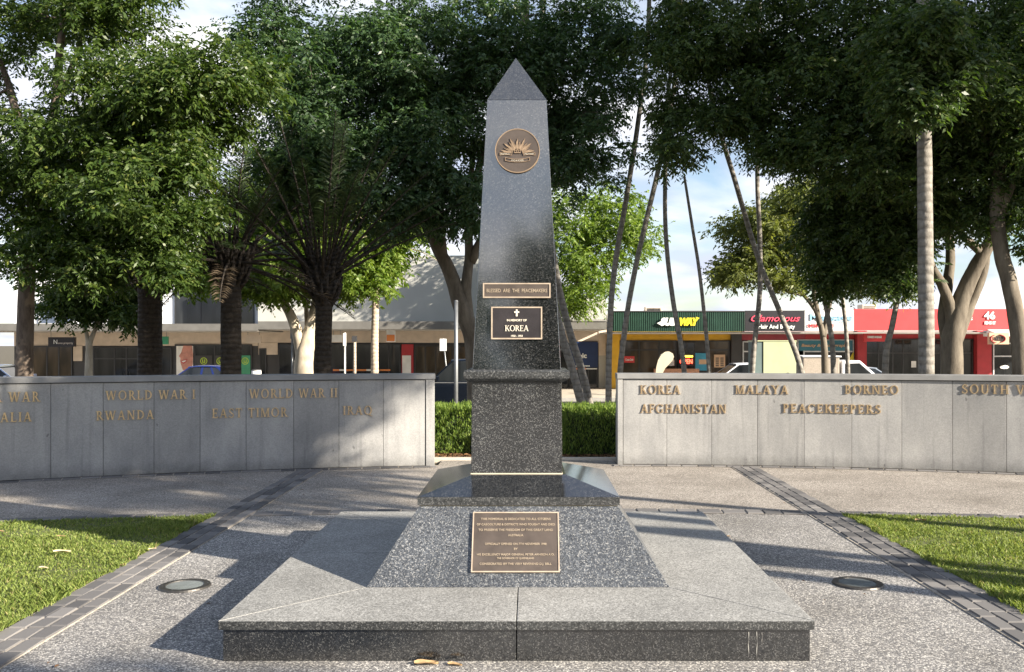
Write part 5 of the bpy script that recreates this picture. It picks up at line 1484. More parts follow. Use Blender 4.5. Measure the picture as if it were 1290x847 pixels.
def window(root, px0, px1, py0, py1, glass, frame='frame_dark', mull=(), head=None, y=FA, name='window'):
    mb = MB()
    x0, x1 = fx(px0), fx(px1)
    z0 = FOOT if py1 is None else fz(py1)
    z1 = fz(py0)
    t = 0.06
    yy = y - 0.05
    mb.box(x0, x1, yy - 0.03, yy + 0.02, z1 - t, z1); mb.box(x0, x1, yy - 0.03, yy + 0.02, z0, z0 + t)
    mb.box(x0, x0 + t, yy - 0.03, yy + 0.02, z0 + t, z1 - t); mb.box(x1 - t, x1, yy - 0.03, yy + 0.02, z0 + t, z1 - t)
    for m in mull:
        mb.box(fx(m) - t / 2, fx(m) + t / 2, yy - 0.028, yy + 0.018, z0 + t, z1 - t)
    if head:
        mb.box(x0 + t, x1 - t, yy - 0.026, yy + 0.016, fz(head) - t / 2, fz(head) + t / 2)
    f = mb.build(name, M[frame], root)
    mb = MB(); mb.box(x0 + t * 0.5, x1 - t * 0.5, yy - 0.012, yy + 0.005, z0 + t * 0.5, z1 - t * 0.5)
    mb.build('pane', glass if not isinstance(glass, str) else M[glass], f)
    return f

def slab_part(root, name, px0, px1, z0, z1, y0, y1, mat, plane='f', bevel=0.0):
    g = fx if plane == 'f' else ax
    mb = MB(); mb.box(g(px0), g(px1), y0, y1, z0, z1)
    return mb.build(name, M[mat], root, bevel=bevel)

def face_text(root, s, pxc, pyb, hpx, wpx, y, mat, depth=0.03, bold=0.0, shear=0.0, name='lettering', spacing=1.0):
    k = y / FPX
    F = FRONT((pxc - VX) * k, y, EYE - (pyb - VY) * k)
    mb = MB()
    F.text(mb, s, 0, 0, hpx * k / 0.70, depth / 2 + 0.004, width=wpx * k, bold=bold, shear=shear, depth=depth, spacing=spacing)
    return mb.build(name, M[mat], root, fix=False)

# A: white two-storey building on the left
bA = thing('two_storey_building', 'white two storey building with a dark upper window band and cream shopfronts at the left', 'building', (fx(170), FA, FOOT))
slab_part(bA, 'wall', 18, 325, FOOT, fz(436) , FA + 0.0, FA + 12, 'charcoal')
slab_part(bA, 'bulkhead', 18, 325, fz(436) + 0.002, fz(412), FA - 0.02, FA + 12, 'cream')
slab_part(bA, 'upper_wall', 18, 325, fz(412) + 0.002, fz(285), FA - 0.03, FA + 12, 'white')
slab_part(bA, 'awning', -140, 325, az(417), az(408), AW, FA - 0.04, 'fascia_grey', 'a')
slab_part(bA, 'awning_soffit', -140, 325, az(417) - 0.02, az(417) - 0.002, AW + 0.05, FA - 0.05, 'soffit', 'a')
window(bA, 50, 95, 380, 409, 'glass_blue', 'frame_pale', (72,), y=FA - 0.03)
window(bA, 107, 195, 372, 409, 'glass', 'frame_pale', (136, 165), y=FA - 0.03)
window(bA, 221, 321, 363, 409, 'glass', 'frame_dark', (254, 288), y=FA - 0.03)
window(bA, 40, 92, 436, None, 'glass_warm', 'frame_dark', (60, 75))
slab_part(bA, 'column', 93, 104, fz(455), fz(436), FA - 0.06, FA + 0.01, 'cream')
d = window(bA, 118, 175, 437, None, 'glass', 'frame_dark', (145, 160), 452, name='door')
window(bA, 203, 217, 438, None, 'glass', 'frame_dark', name='door')
slab_part(bA, 'column', 196, 203, FOOT, fz(436), FA - 0.05, FA + 0.01, 'cream')
w = window(bA, 221, 318, 434, None, 'glass', 'frame_dark', (246, 271, 300))
mb = MB(); mb.box(fx(223), fx(244), FA - 0.085, FA - 0.075, fz(474), fz(436)); ps = mb.build('poster', M['paper'], w)
Fq = FRONT(fx(235), FA - 0.086, fz(452)); mb = MB()
Fq.poly(mb, [(-0.12, 0.62), (0.30, 0.62), (0.34, 0.2), (0.33, -0.25), (0.22, -0.55), (0.0, -0.66), (-0.16, -0.5), (-0.24, -0.25), (-0.27, -0.1), (-0.25, 0.02), (-0.33, 0.12), (-0.22, 0.3)], 0.001, 0.006)
mb.build('poster_face', M['skin_pink'], ps)
mb = MB(); Fq.poly(mb, [(-0.25, -0.12), (-0.1, -0.05), (0.08, -0.03), (0.02, -0.16), (-0.1, -0.24), (-0.2, -0.2)], 0.007, 0.010); mb.build('poster_lips', M['red_deep'], ps)
mb = MB(); Fq.poly(mb, [(-0.21, -0.13), (-0.08, -0.085), (0.03, -0.07), (-0.03, -0.14), (-0.12, -0.18)], 0.0105, 0.014); mb.build('poster_teeth', M['paper'], ps)
for px0, px1, mt in ((247, 268, 'charcoal'), (272, 284, 'charcoal'), (303, 316, 'poster_green')):
    mb = MB(); mb.box(fx(px0), fx(px1), FA - 0.085, FA - 0.075, fz(474), fz(448)); pp = mb.build('poster', M[mt], w)
    Fq = FRONT(fx((px0 + px1) / 2), FA - 0.086, fz(455)); mb = MB()
    for a0 in range(0, 360, 15):
        a, b = R(a0), R(a0 + 15)
        Fq.poly(mb, [(r * math.cos(t), r * math.sin(t)) for r, t in ((0.17, a), (0.17, b), (0.135, b), (0.135, a))], 0.002, 0.006)
    Fq.slab(mb, -0.07, -0.03, -0.08, 0.08, 0.002, 0.007); Fq.slab(mb, 0.03, 0.07, -0.08, 0.08, 0.002, 0.007); Fq.slab(mb, -0.03, 0.03, -0.08, -0.04, 0.002, 0.0065)
    mb.build('poster_mark', M['lime'], pp)

# B: grey building in the middle
bB = thing('grey_shop_building', 'grey rendered building with a tall blank upper wall in leaf shade behind the obelisk', 'building', (fx(545), FA, FOOT))
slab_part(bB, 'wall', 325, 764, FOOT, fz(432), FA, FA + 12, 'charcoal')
slab_part(bB, 'bulkhead', 325, 764, fz(432) + 0.002, fz(411), FA - 0.02, FA + 12, 'cream')
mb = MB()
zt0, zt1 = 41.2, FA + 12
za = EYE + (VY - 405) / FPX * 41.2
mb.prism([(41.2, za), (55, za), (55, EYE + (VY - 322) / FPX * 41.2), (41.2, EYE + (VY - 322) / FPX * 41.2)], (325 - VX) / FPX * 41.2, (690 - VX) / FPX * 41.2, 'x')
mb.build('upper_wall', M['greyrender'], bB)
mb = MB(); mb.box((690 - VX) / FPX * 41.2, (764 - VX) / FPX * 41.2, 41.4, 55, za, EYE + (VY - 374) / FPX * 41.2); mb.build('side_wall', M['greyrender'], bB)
slab_part(bB, 'awning', 325, 764, az(415), az(405), AW, FA - 0.04, 'fascia_grey', 'a')
slab_part(bB, 'awning_soffit', 325, 764, az(415) - 0.02, az(415) - 0.002, AW + 0.05, FA - 0.05, 'soffit', 'a')
mb = MB()
xa, xb = ax(700), ax(764)
npt = 46
top = [(xa + (xb - xa) * i / npt, az(403.5) + (0.035 if i % 2 else 0.0)) for i in range(npt + 1)]
mb.prism([(xa, az(405) + 0.002)] + top + [(xb, az(405) + 0.002)], AW - 0.05, 41.1, 'y'); mb.build('corrugated_roof', M['roof'], bB)
slab_part(bB, 'column', 326, 350, fz(447), fz(432), FA - 0.05, FA + 0.01, 'cream')
window(bB, 327, 336, 439, None, 'glass', 'frame_dark', name='door')
window(bB, 351, 395, 433, None, 'glass', 'frame_dark')
face_text(bB, 'e', 374, 458, 7, 7, FA - 0.1, 'sub_white', 0.02, 0.01)
window(bB, 416, 505, 433, None, 'glass', 'frame_dark', (445, 470, 490))
for a, b, mt in ((420, 428, 'orange'), (428, 434, 'paper'), (434, 462, 'orange'), (462, 476, 'paper'), (476, 492, 'orange')):
    mb = MB(); mb.box(fx(a), fx(b), FA - 0.10, FA - 0.085, fz(467.4), fz(465.3))
    mb.build('window_stripe', M[mt], bB)
slab_part(bB, 'door_surround', 506, 521, FOOT, fz(434), FA - 0.06, FA + 0.01, 'red_deep')
mb = MB(); mb.box(fx(507), fx(518), FA - 0.09, FA - 0.062, FOOT, fz(448)); mb.build('poster', M['paper'], bB)
window(bB, 522, 600, 435, None, 'glass_warm', 'frame_dark', (536, 549, 570))
window(bB, 600, 716, 433, None, 'glass', 'frame_dark', (640, 680))
w = window(bB, 717, 753, 430, None, 'glass', 'frame_dark', (741,))
mb = MB(); mb.box(fx(718), fx(753), FA - 0.088, FA - 0.07, fz(463), fz(431)); eb_ = mb.build('window_sign', M['navy'], w)
face_text(eb_, 'epic', 732, 451, 6, 14, FA - 0.095, 'sub_white', 0.02, 0.012)
mb = MB(); Fq = FRONT(fx(730), FA - 0.095, fz(452.2))
for k in range(8):
    a, b = R(200 + k * 17.5), R(217.5 + k * 17.5)
    Fq.poly(mb, [(r * math.cos(t), 0.04 + r * 0.6 * math.sin(t)) for r, t in ((0.14, a), (0.14, b), (0.11, b), (0.11, a))], 0.0, 0.02)
mb.build('smile_mark', M['sub_white'], eb_)
face_text(eb_, 'employment', 734, 462, 2.2, 18, FA - 0.095, 'sub_white', 0.012, 0.004)
mb = MB(); mb.box(fx(725), fx(738), FA - 0.10, FA - 0.088, fz(465.8), fz(463.6)); mb.build('sign_stripe', M['orange'], eb_)
mb = MB(); mb.box(fx(738), fx(752), FA - 0.10, FA - 0.088, fz(465.4), fz(464)); mb.build('sign_stripe', M['paper'], eb_)
slab_part(bB, 'column', 754, 763, fz(448), fz(411), FA - 0.05, FA + 0.01, 'cream')
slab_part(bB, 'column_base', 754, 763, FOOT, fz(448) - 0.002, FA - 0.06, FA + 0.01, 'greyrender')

# C: sandwich shop
def shop_shell(root, px0, px1, wall, bulk, bulk_py, top_py=396):
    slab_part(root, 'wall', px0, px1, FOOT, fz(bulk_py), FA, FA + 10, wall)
    slab_part(root, 'bulkhead', px0, px1, fz(bulk_py) + 0.002, fz(418), FA - 0.02, FA + 10, bulk)
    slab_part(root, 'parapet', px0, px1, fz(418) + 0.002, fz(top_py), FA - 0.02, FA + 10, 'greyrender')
    slab_part(root, 'awning_soffit', px0, px1, az(420), az(418.2), AW + 0.04, FA - 0.03, 'soffit', 'a')
bC = thing('sandwich_shop', 'sandwich shop with a green corrugated SUBWAY fascia and yellow trim', 'shop', (fx(850), FA, FOOT))
shop_shell(bC, 765, 934, 'charcoal', 'yellow', 429)
mb = MB()
xa, xb = ax(766), ax(937.7)
nr = 64
prof = []
for i in range(nr):
    x = xa + (xb - xa) * i / nr
    w_ = (xb - xa) / nr
    prof += [(x, AW - 0.03), (x + w_ * 0.72, AW - 0.03), (x + w_ * 0.76, AW - 0.055), (x + w_ * 0.96, AW - 0.055)]
prof += [(xb, AW - 0.03), (xb, AW + 0.06), (xa, AW + 0.06)]
mb.prism(prof, az(418), az(393), 'z')
mb.build('fascia', M['green'], bC)
slab_part(bC, 'fascia_cap', 765.5, 938, az(393) + 0.002, az(391.8), AW - 0.08, AW + 0.08, 'charcoal', 'a')
face_text(bC, 'SUB', 841, 409.5, 8.2, 21, AW - 0.10, 'sub_white', 0.06, 0.035, 0.28)
face_text(bC, 'WAY', 866, 409.5, 8.2, 25, AW - 0.10, 'sub_yellow', 0.06, 0.035, 0.28)
mb = MB(); F = FRONT(0, AW - 0.105, 0); k = AW / FPX
F.poly(mb, [((827 - VX) * k, az(407.5)), ((832 - VX) * k, az(405)), ((832 - VX) * k, az(410)), ], 0, 0.06); mb.build('sign_arrow', M['sub_white'], bC)
mb = MB(); F.poly(mb, [((880.5 - VX) * k, az(401)), ((875.5 - VX) * k, az(404)), ((876 - VX) * k, az(399.5)), ], 0, 0.06); mb.build('sign_arrow', M['sub_yellow'], bC)
slab_part(bC, 'pillar', 763.5, 779, FOOT - 0.05, fz(419), FA - 0.55, FA - 0.03, 'yellow')
slab_part(bC, 'pillar', 920, 933, FOOT, fz(419), FA - 0.25, FA - 0.03, 'charcoal')
w = window(bC, 782, 852, 429, None, 'glass_warm', 'frame_dark', (805, 830), 441)
mb = MB(); mb.box(fx(786), fx(799), FA - 0.10, FA - 0.08, fz(457), fz(449)); s_ = mb.build('window_sign', M['red'], w); face_text(s_, 'Coca-Cola', 792.5, 454.5, 2.6, 10, FA - 0.105, 'sub_white', 0.012, 0.004, 0.2)
mb = MB(); mb.box(fx(842), fx(849), FA - 0.10, FA - 0.08, fz(461), fz(453)); mb.build('menu_poster', M['paper'], w)
d = window(bC, 854, 876, 431, None, 'glass', 'frame_dark', (865,), 440, name='door')
slab_part(bC, 'light_box', 860, 869, fz(428.5), fz(421), FA - 0.18, FA - 0.03, 'yellow')
mb = MB(); mb.box(fx(875.5), fx(890), FA - 0.10, FA - 0.08, fz(467), fz(445)); pp = mb.build('poster', M['posterblue'], bC)
mb = MB(); mb.box(fx(880), fx(892), FA - 0.112, FA - 0.104, fz(459), fz(453)); mb.build('poster_food', M['tan'], pp)
w = window(bC, 892, 919, 429, None, 'glass_warm', 'frame_dark', (), 441)
mb = MB(); mb.box(fx(899), fx(913), FA - 0.10, FA - 0.08, fz(463), fz(447)); pp = mb.build('menu_poster', M['tan'], w)
mb = MB()
for r_ in range(5):
    for c_ in range(2): mb.box(fx(901 + c_ * 6), fx(905 + c_ * 6), FA - 0.108, FA - 0.102, fz(452 + r_ * 2.4), fz(450.6 + r_ * 2.4))
mb.build('menu_lines', M['charcoal'], pp)
for a, b, c_, d_ in ((820, 875, 464, 474),):
    slab_part(bC, 'low_wall', a, b, FOOT, fz(464), FA - 1.2, FA - 0.95, 'brickorange')
nt = thing('neon_open_sign', 'lit red and yellow neon OPEN sign in the sandwich shop window', 'neon sign', (fx(864), FA - 0.16, fz(456)))
mb = MB(); mb.box(fx(855.5), fx(874), FA - 0.13, FA - 0.11, fz(461), fz(446)); mb.build('backing', M['black'], nt)
face_text(nt, 'OPEN', 864.5, 458.2, 5.5, 16, FA - 0.15, 'neon_red', 0.02, 0.01)
mb = MB(); mb.box(fx(859), fx(872), FA - 0.165, FA - 0.145, fz(450), fz(448)); mb.build('yellow_tube', M['neon_yellow'], nt)

# D: hair salon
bD = thing('hair_salon', 'hair and beauty salon with a black fascia and pink script', 'shop', (fx(975), FA, FOOT))
shop_shell(bD, 934.5, 1014, 'charcoal', 'maroon', 429)
slab_part(bD, 'fascia', 938.3, 1013, az(417.5), az(391.5), AW - 0.06, AW + 0.06, 'black', 'a')
face_text(bD, 'Glamorous', 975, 405, 8, 62, AW - 0.08, 'pink', 0.03, 0.004, 0.4)
face_text(bD, 'Hair And Beauty', 978, 414, 5, 46, AW - 0.08, 'sub_white', 0.02, 0.004)
window(bD, 935, 1013, 430, None, 'glass', 'frame_pale', (962, 985), 443)
# E: massage shop
bE = thing('massage_shop', 'massage shop with a white fascia and teal window lettering', 'shop', (fx(1045), FA, FOOT))
shop_shell(bE, 1014.3, 1076, 'charcoal', 'red_deep', 428)
slab_part(bE, 'fascia', 1013.3, 1075, az(416.5), az(390.5), AW - 0.06, AW + 0.06, 'paper', 'a')
face_text(bE, 'Massage', 1047, 404, 8.5, 54, AW - 0.08, 'paleblue', 0.02, 0.008)
face_text(bE, 'OPEN 7 DAYS', 1034, 412.5, 4, 34, AW - 0.08, 'red', 0.02, 0.004)
w = window(bE, 1004, 1075, 428, None, 'glass', 'frame_pale', (1040,), 443)
mb = MB(); mb.box(fx(1005.5), fx(1073.5), FA - 0.09, FA - 0.07, fz(442), fz(429)); s_ = mb.build('window_film', M['teal'], w)
face_text(s_, 'Beauty & Photography', 1039, 437, 3.6, 60, FA - 0.10, 'tan', 0.012, 0.004, 0.2)
mb = MB(); Fq = FRONT(fx(1068), FA - 0.09, fz(464)); Fq.poly(mb, [(-0.25, 0), (0.25, 0), (0.25, 0.8)], 0, 0.012); mb.build('window_mark', M['sub_yellow'], w)
# F: red shops
bF = thing('red_shop', 'red fronted shop numbered 46 with a long red fascia at the right', 'shop', (fx(1190), FA, FOOT))
shop_shell(bF, 1076.5, 1420, 'charcoal', 'red_deep', 427)
slab_part(bF, 'fascia', 1075.3, 1420, az(416.5), az(389.5), AW - 0.06, AW + 0.06, 'red', 'a')
face_text(bF, '46', 1246.5, 402, 9, 14, AW - 0.08, 'sub_white', 0.02, 0.015)
face_text(bF, 'KING ST', 1247, 408.8, 3.6, 14, AW - 0.08, 'sub_white', 0.02, 0.008)
face_text(bF, 'QUALITY', 1206, 397.5, 3.8, 38, AW - 0.08, 'sub_white', 0.02, 0.004, spacing=1.2)
face_text(bF, 'SERVICES', 1206, 403.5, 3.8, 38, AW - 0.08, 'sub_white', 0.02, 0.004, spacing=1.2)
slab_part(bF, 'pillar', 1076.5, 1088, FOOT, fz(417), FA - 0.4, FA - 0.03, 'red_deep')
slab_part(bF, 'pillar', 1226, 1244, FOOT, fz(417), FA - 0.4, FA - 0.03, 'red_deep')
w = window(bF, 1089, 1162, 427, None, 'glass', 'frame_dark', (1106, 1124, 1137), 445)
mb = MB(); mb.box(fx(1147), fx(1153), FA - 0.10, FA - 0.08, fz(463), fz(455)); mb.build('notice', M['paper'], w)
window(bF, 1164, 1225, 427, None, 'glass', 'frame_dark', (1184, 1205), 445)
d = window(bF, 1250, 1282, 432, None, 'glass', 'frame_pale', (), 449, name='door')
mb = MB(); Fq = FRONT(fx(1264), FA - 0.09, fz(462.5)); Fq.poly(mb, [(0.22 * math.cos(a), 0.09 * math.sin(a)) for a in (2 * math.pi * i / 20 for i in range(20))], 0, 0.012); mb.build('door_sticker', M['paper'], d)
window(bF, 1284, 1410, 430, None, 'glass', 'frame_dark', (1320, 1360), 447)
mb = MB()
xa, xb = ax(1243), ax(1300)
mb.prism([(AW - 0.7, az(424)), (AW - 0.7, az(419.5)), (AW + 0.3, az(413)), (AW + 0.3, az(424))], xa, xb, 'x'); mb.build('blind', M['paper'], bF)
mb = MB(); mb.box(ax(1275), xb, AW - 0.72, AW - 0.69, az(434), az(424) - 0.002); mb.build('blind_valance', M['red'], bF)

# signs that hang under or stand on the awnings
def hang_sign(name, label, px0, px1, py0, py1, y, mat, text=None, tmat='sub_white', thick=0.14, group=None, tsize=None, twid=None, hang_py=None):
    k = y / FPX
    x0, x1 = (px0 - VX) * k, (px1 - VX) * k
    z1, z0 = EYE - (py0 - VY) * k, EYE - (py1 - VY) * k
    t = thing(name, label, 'sign', ((x0 + x1) / 2, y, z0), group)
    mb = MB(); mb.box(x0, x1, y - thick / 2, y + thick / 2, z0, z1); mb.build('sign_box', M[mat], t, bevel=0.01)
    mb = MB()
    zh = EYE - ((hang_py if hang_py else py0 - 4) - VY) * k
    for xx in (x0 + 0.08, x1 - 0.08): mb.tube([(xx, y, z1 - 0.01), (xx, y, zh)], 0.012, 6)
    mb.build('hanger', M['steel'], t)
    if text:
        face_text(t, text, (px0 + px1) / 2, (py0 + py1) / 2 + (tsize or 4) / 2, tsize or 4, twid or (px1 - px0) * 0.7, y - thick / 2 - 0.012, tmat, 0.015, 0.005)
    return t
hn = hang_sign('hanging_sign', 'black hanging shop sign with thin white lettering at the far left', 62, 95, 425, 437, 41, 'black', None, 'sub_white', 0.2, None, 3.2, 26, 418)
face_text(hn, 'N', 70, 433.5, 5.5, 4.5, 40.88, 'sub_white', 0.015, 0.0)
face_text(hn, 'ovus property', 82.5, 433.5, 2.6, 19, 40.88, 'grey_text', 0.015, 0.0)
hang_sign('hanging_sign', 'small green sign hanging beside the thick date palm trunk', 202, 212, 424, 434, 41, 'poster_green', hang_py=418)
hang_sign('hanging_sign', 'pale box sign hanging right of the middle date palm', 310, 329, 422, 432, 41, 'cream', hang_py=416)
hang_sign('hanging_sign', 'small white box sign hanging right of the pale forked tree', 418, 431, 422, 431, 41, 'paper', hang_py=415)
hs = hang_sign('hanging_sign', 'orange and white box sign hanging left of the black car', 487, 498, 415, 431, 40.2, 'paper', hang_py=414.6)
mb = MB(); k = 40.2 / FPX; mb.box((487.5 - VX) * k, (497.5 - VX) * k, 40.2 - 0.09, 40.2 - 0.075, EYE - (430 - VY) * k, EYE - (422 - VY) * k); mb.build('orange_panel', M['orange'], hs)
hang_sign('hanging_sign', 'red sign with white lines hanging under the red fascia', 1088, 1115, 419, 430.5, 40.6, 'red', 'CHINESE MASSAGE', 'sub_white', 0.16, None, 2.6, 18, 417)
hp = hang_sign('hanging_sign', 'tan HELP sign with a round swoosh under the awning at the right', 1245, 1270, 419.5, 434, 38.6, 'tan', 'HELP', 'bronze_dark', 0.16, None, 4.6, 12, 416.8)
mb = MB(); k = 38.45 / FPX; Fq = FRONT((1257.5 - VX) * k, 38.45, EYE - (427 - VY) * k)
for a0 in list(range(-60, 75, 15)) + list(range(120, 255, 15)):
    a, b = R(a0), R(a0 + 15)
    Fq.poly(mb, [((0.32 + w_) * math.cos(t), (0.19 + w_) * math.sin(t)) for w_, t in ((0.0, a), (0.0, b), (-0.025, b), (-0.025, a))], -0.07, 0.02)
mb.build('swoosh', M['red_deep'], hp)

# roof plant
for px0, px1, py0, lab in ((812, 833, 387, 'cream air conditioner box on the roof over the green fascia'), (1083, 1101, 384, 'cream air conditioner box on the roof over the red fascia')):
    Y = 46.0; k = Y / FPX
    x0, x1 = (px0 - VX) * k, (px1 - VX) * k
    zt = EYE - (py0 - VY) * k; zb_ = fz(396)
    t = thing('roof_air_conditioner', lab, 'air conditioner', ((x0 + x1) / 2, Y, zb_), 'air conditioners on the shop roofs')
    mb = MB(); mb.box(x0, x1, Y - 0.35, Y + 0.35, zb_ + 0.06, zt); mb.build('casing', M['cream'], t, bevel=0.03)
    mb = MB()
    for i in range(5): mb.box(x0 + 0.08, x1 - 0.08, Y - 0.37, Y - 0.351, zb_ + 0.14 + i * (zt - zb_ - 0.2) / 5, zb_ + 0.17 + i * (zt - zb_ - 0.2) / 5)
    mb.build('grille', M['frame_dark'], t)
    mb = MB(); mb.box(x0 + 0.05, x0 + 0.15, Y - 0.3, Y + 0.3, zb_ - 0.0, zb_ + 0.058); mb.box(x1 - 0.15, x1 - 0.05, Y - 0.3, Y + 0.3, zb_, zb_ + 0.058); mb.build('feet', M['steel'], t)

# ------------------------------------------------------------------ street furniture
def post_sign(name, label, px, py_top, Y, sign, r=0.03, mat='steel', tilt=0.0, smat='paper', group=None):
    g = G(px, Y) if Y < 29.3 else Vector(((px - VX) / FPX * Y, Y, ROAD_Z + 0.12 + max(0, Y - 37.2) * 0.0175))
    t = thing(name, label, 'sign post' if sign else 'post', g, group)
    top = EYE - (py_top - VY) / FPX * Y
    mb = MB(); mb.tube([g - Vector((0, 0, 0.1)), Vector((g.x - tilt * 0.5, Y, (g.z + top) / 2)), Vector((g.x - tilt, Y, top))], r, 10); mb.build('pole', M[mat], t, smooth=True)
    mb = MB(); mb.tube([Vector((g.x - tilt, Y, top - 0.002)), Vector((g.x - tilt, Y, top + 0.02))], [r * 1.15, r * 0.8], 10); mb.build('cap', M[mat], t)
    if sign:
        w, h, dy = sign
        mb = MB(); mb.box(g.x - tilt - w / 2, g.x - tilt + w / 2, Y - r - 0.02, Y - r - 0.004, top - dy - h, top - dy); mb.build('sign_plate', M[smat], t, bevel=0.004)
    return t
post_sign('street_post', 'plain grey steel post rising behind the left hedge', 574.5, 380, 15.2, None, 0.034)
post_sign('parking_sign', 'small white parking sign on a tilted pole above the black car', 566, 427, 37.8, (0.28, 0.5, 0.0), 0.03, 'steel', 0.25)
post_sign('parking_sign', 'grey sign seen from behind on a pole beside the pale forked tree', 368, 409, 28.9, (0.10, 0.45, 0.0), 0.028, 'steel', 0.0, 'steel')
post_sign('parking_sign', 'white sign on a pole between the pale palm and the date palm', 434.5, 420, 28.9, (0.10, 0.40, 0.0), 0.03, 'frame_pale')
post_sign('lamp_bollard', 'brown lamp post with a small round head left of the pale palm', 447, 425, 38.2, (0.22, 0.24, -0.05), 0.06, 'bark_palm_pale', 0, 'charcoal')

Y = 22.0
k = Y / FPX
x0, x1 = (950 - VX) * k, (1003 - VX) * k
zt = EYE - (430.5 - VY) * k
t = thing('utility_cabinet', 'pale green electrical cabinet with a dark side behind the right wall', 'electrical cabinet', ((x0 + x1) / 2, Y, ground_z(Y)))
mb = MB(); mb.box(x0 + 0.22, x1, Y, Y + 0.6, ground_z(Y) + 0.05, zt); mb.build('door_panel', M['box_green'], t, bevel=0.01)
mb = MB(); mb.box(x0, x0 + 0.217, Y + 0.02, Y + 0.6, ground_z(Y) + 0.05, zt - 0.01); mb.build('side_panel', M['box_side'], t, bevel=0.01)
mb = MB(); mb.box(x0 - 0.02, x1 + 0.02, Y - 0.01, Y + 0.62, ground_z(Y) - 0.1, ground_z(Y) + 0.048); mb.build('plinth', M['concrete'], t)
mb = MB(); mb.box(x1 - 0.22, x1 - 0.18, Y - 0.03, Y - 0.001, zt - 1.1, zt - 0.75); mb.build('handle', M['charcoal'], t)
mb = MB(); mb.box(x0 - 0.01, x1 + 0.012, Y - 0.012, Y + 0.61, zt + 0.001, zt + 0.03); mb.build('lid', M['box_green'], t, bevel=0.006)

# feather banner
Y = 38.0; k = Y / FPX
gx = (829 - VX) * k
gz = ROAD_Z + 0.13
t = thing('feather_banner', 'cream feather banner flag on the footpath outside the sandwich shop', 'banner', (gx, Y, gz))
mb = MB()
pts2 = [(826, 470), (827, 462), (829, 454), (833, 447), (838, 443.3), (843, 443), (847.5, 445.5), (849, 449.5), (847.5, 454), (843, 459), (838, 464), (835, 470)]
mb.prism([((x - VX) * k, EYE - (y - VY) * k) for x, y in pts2], Y - 0.012, Y + 0.012, 'y'); mb.build('cloth', M['flag'], t)
mb = MB(); mb.tube([Vector((gx + 0.05, Y + 0.03, gz)), Vector(((826.5 - VX) * k, Y + 0.03, EYE - (463 - VY) * k)), Vector(((832 - VX) * k, Y + 0.03, EYE - (447 - VY) * k)), Vector(((842 - VX) * k, Y + 0.03, EYE - (442.6 - VY) * k))], 0.014, 8); mb.build('pole', M['steel'], t)
mb = MB(); mb.box(gx - 0.2, gx + 0.3, Y - 0.2, Y + 0.25, gz, gz + 0.05); mb.build('base', M['charcoal'], t)

# small tub
Y = 38.3; k = Y / FPX
t = thing('litter_tub', 'small white tub with a dark lid by the dark doors at the left', 'tub', ((323 - VX) * k, Y, ROAD_Z + 0.14))
mb = MB(); mb.tube([Vector((0, 0, 0)) + t.location, t.location + Vector((0, 0, 0.85)), t.location + Vector((0, 0, 1.08))], [0.17, 0.20, 0.20], 16); mb.build('tub_body', M['paper'], t, smooth=True)
mb = MB(); mb.tube([t.location + Vector((0, 0, 1.081)), t.location + Vector((0, 0, 1.13))], [0.21, 0.18], 16); mb.build('lid', M['charcoal'], t)

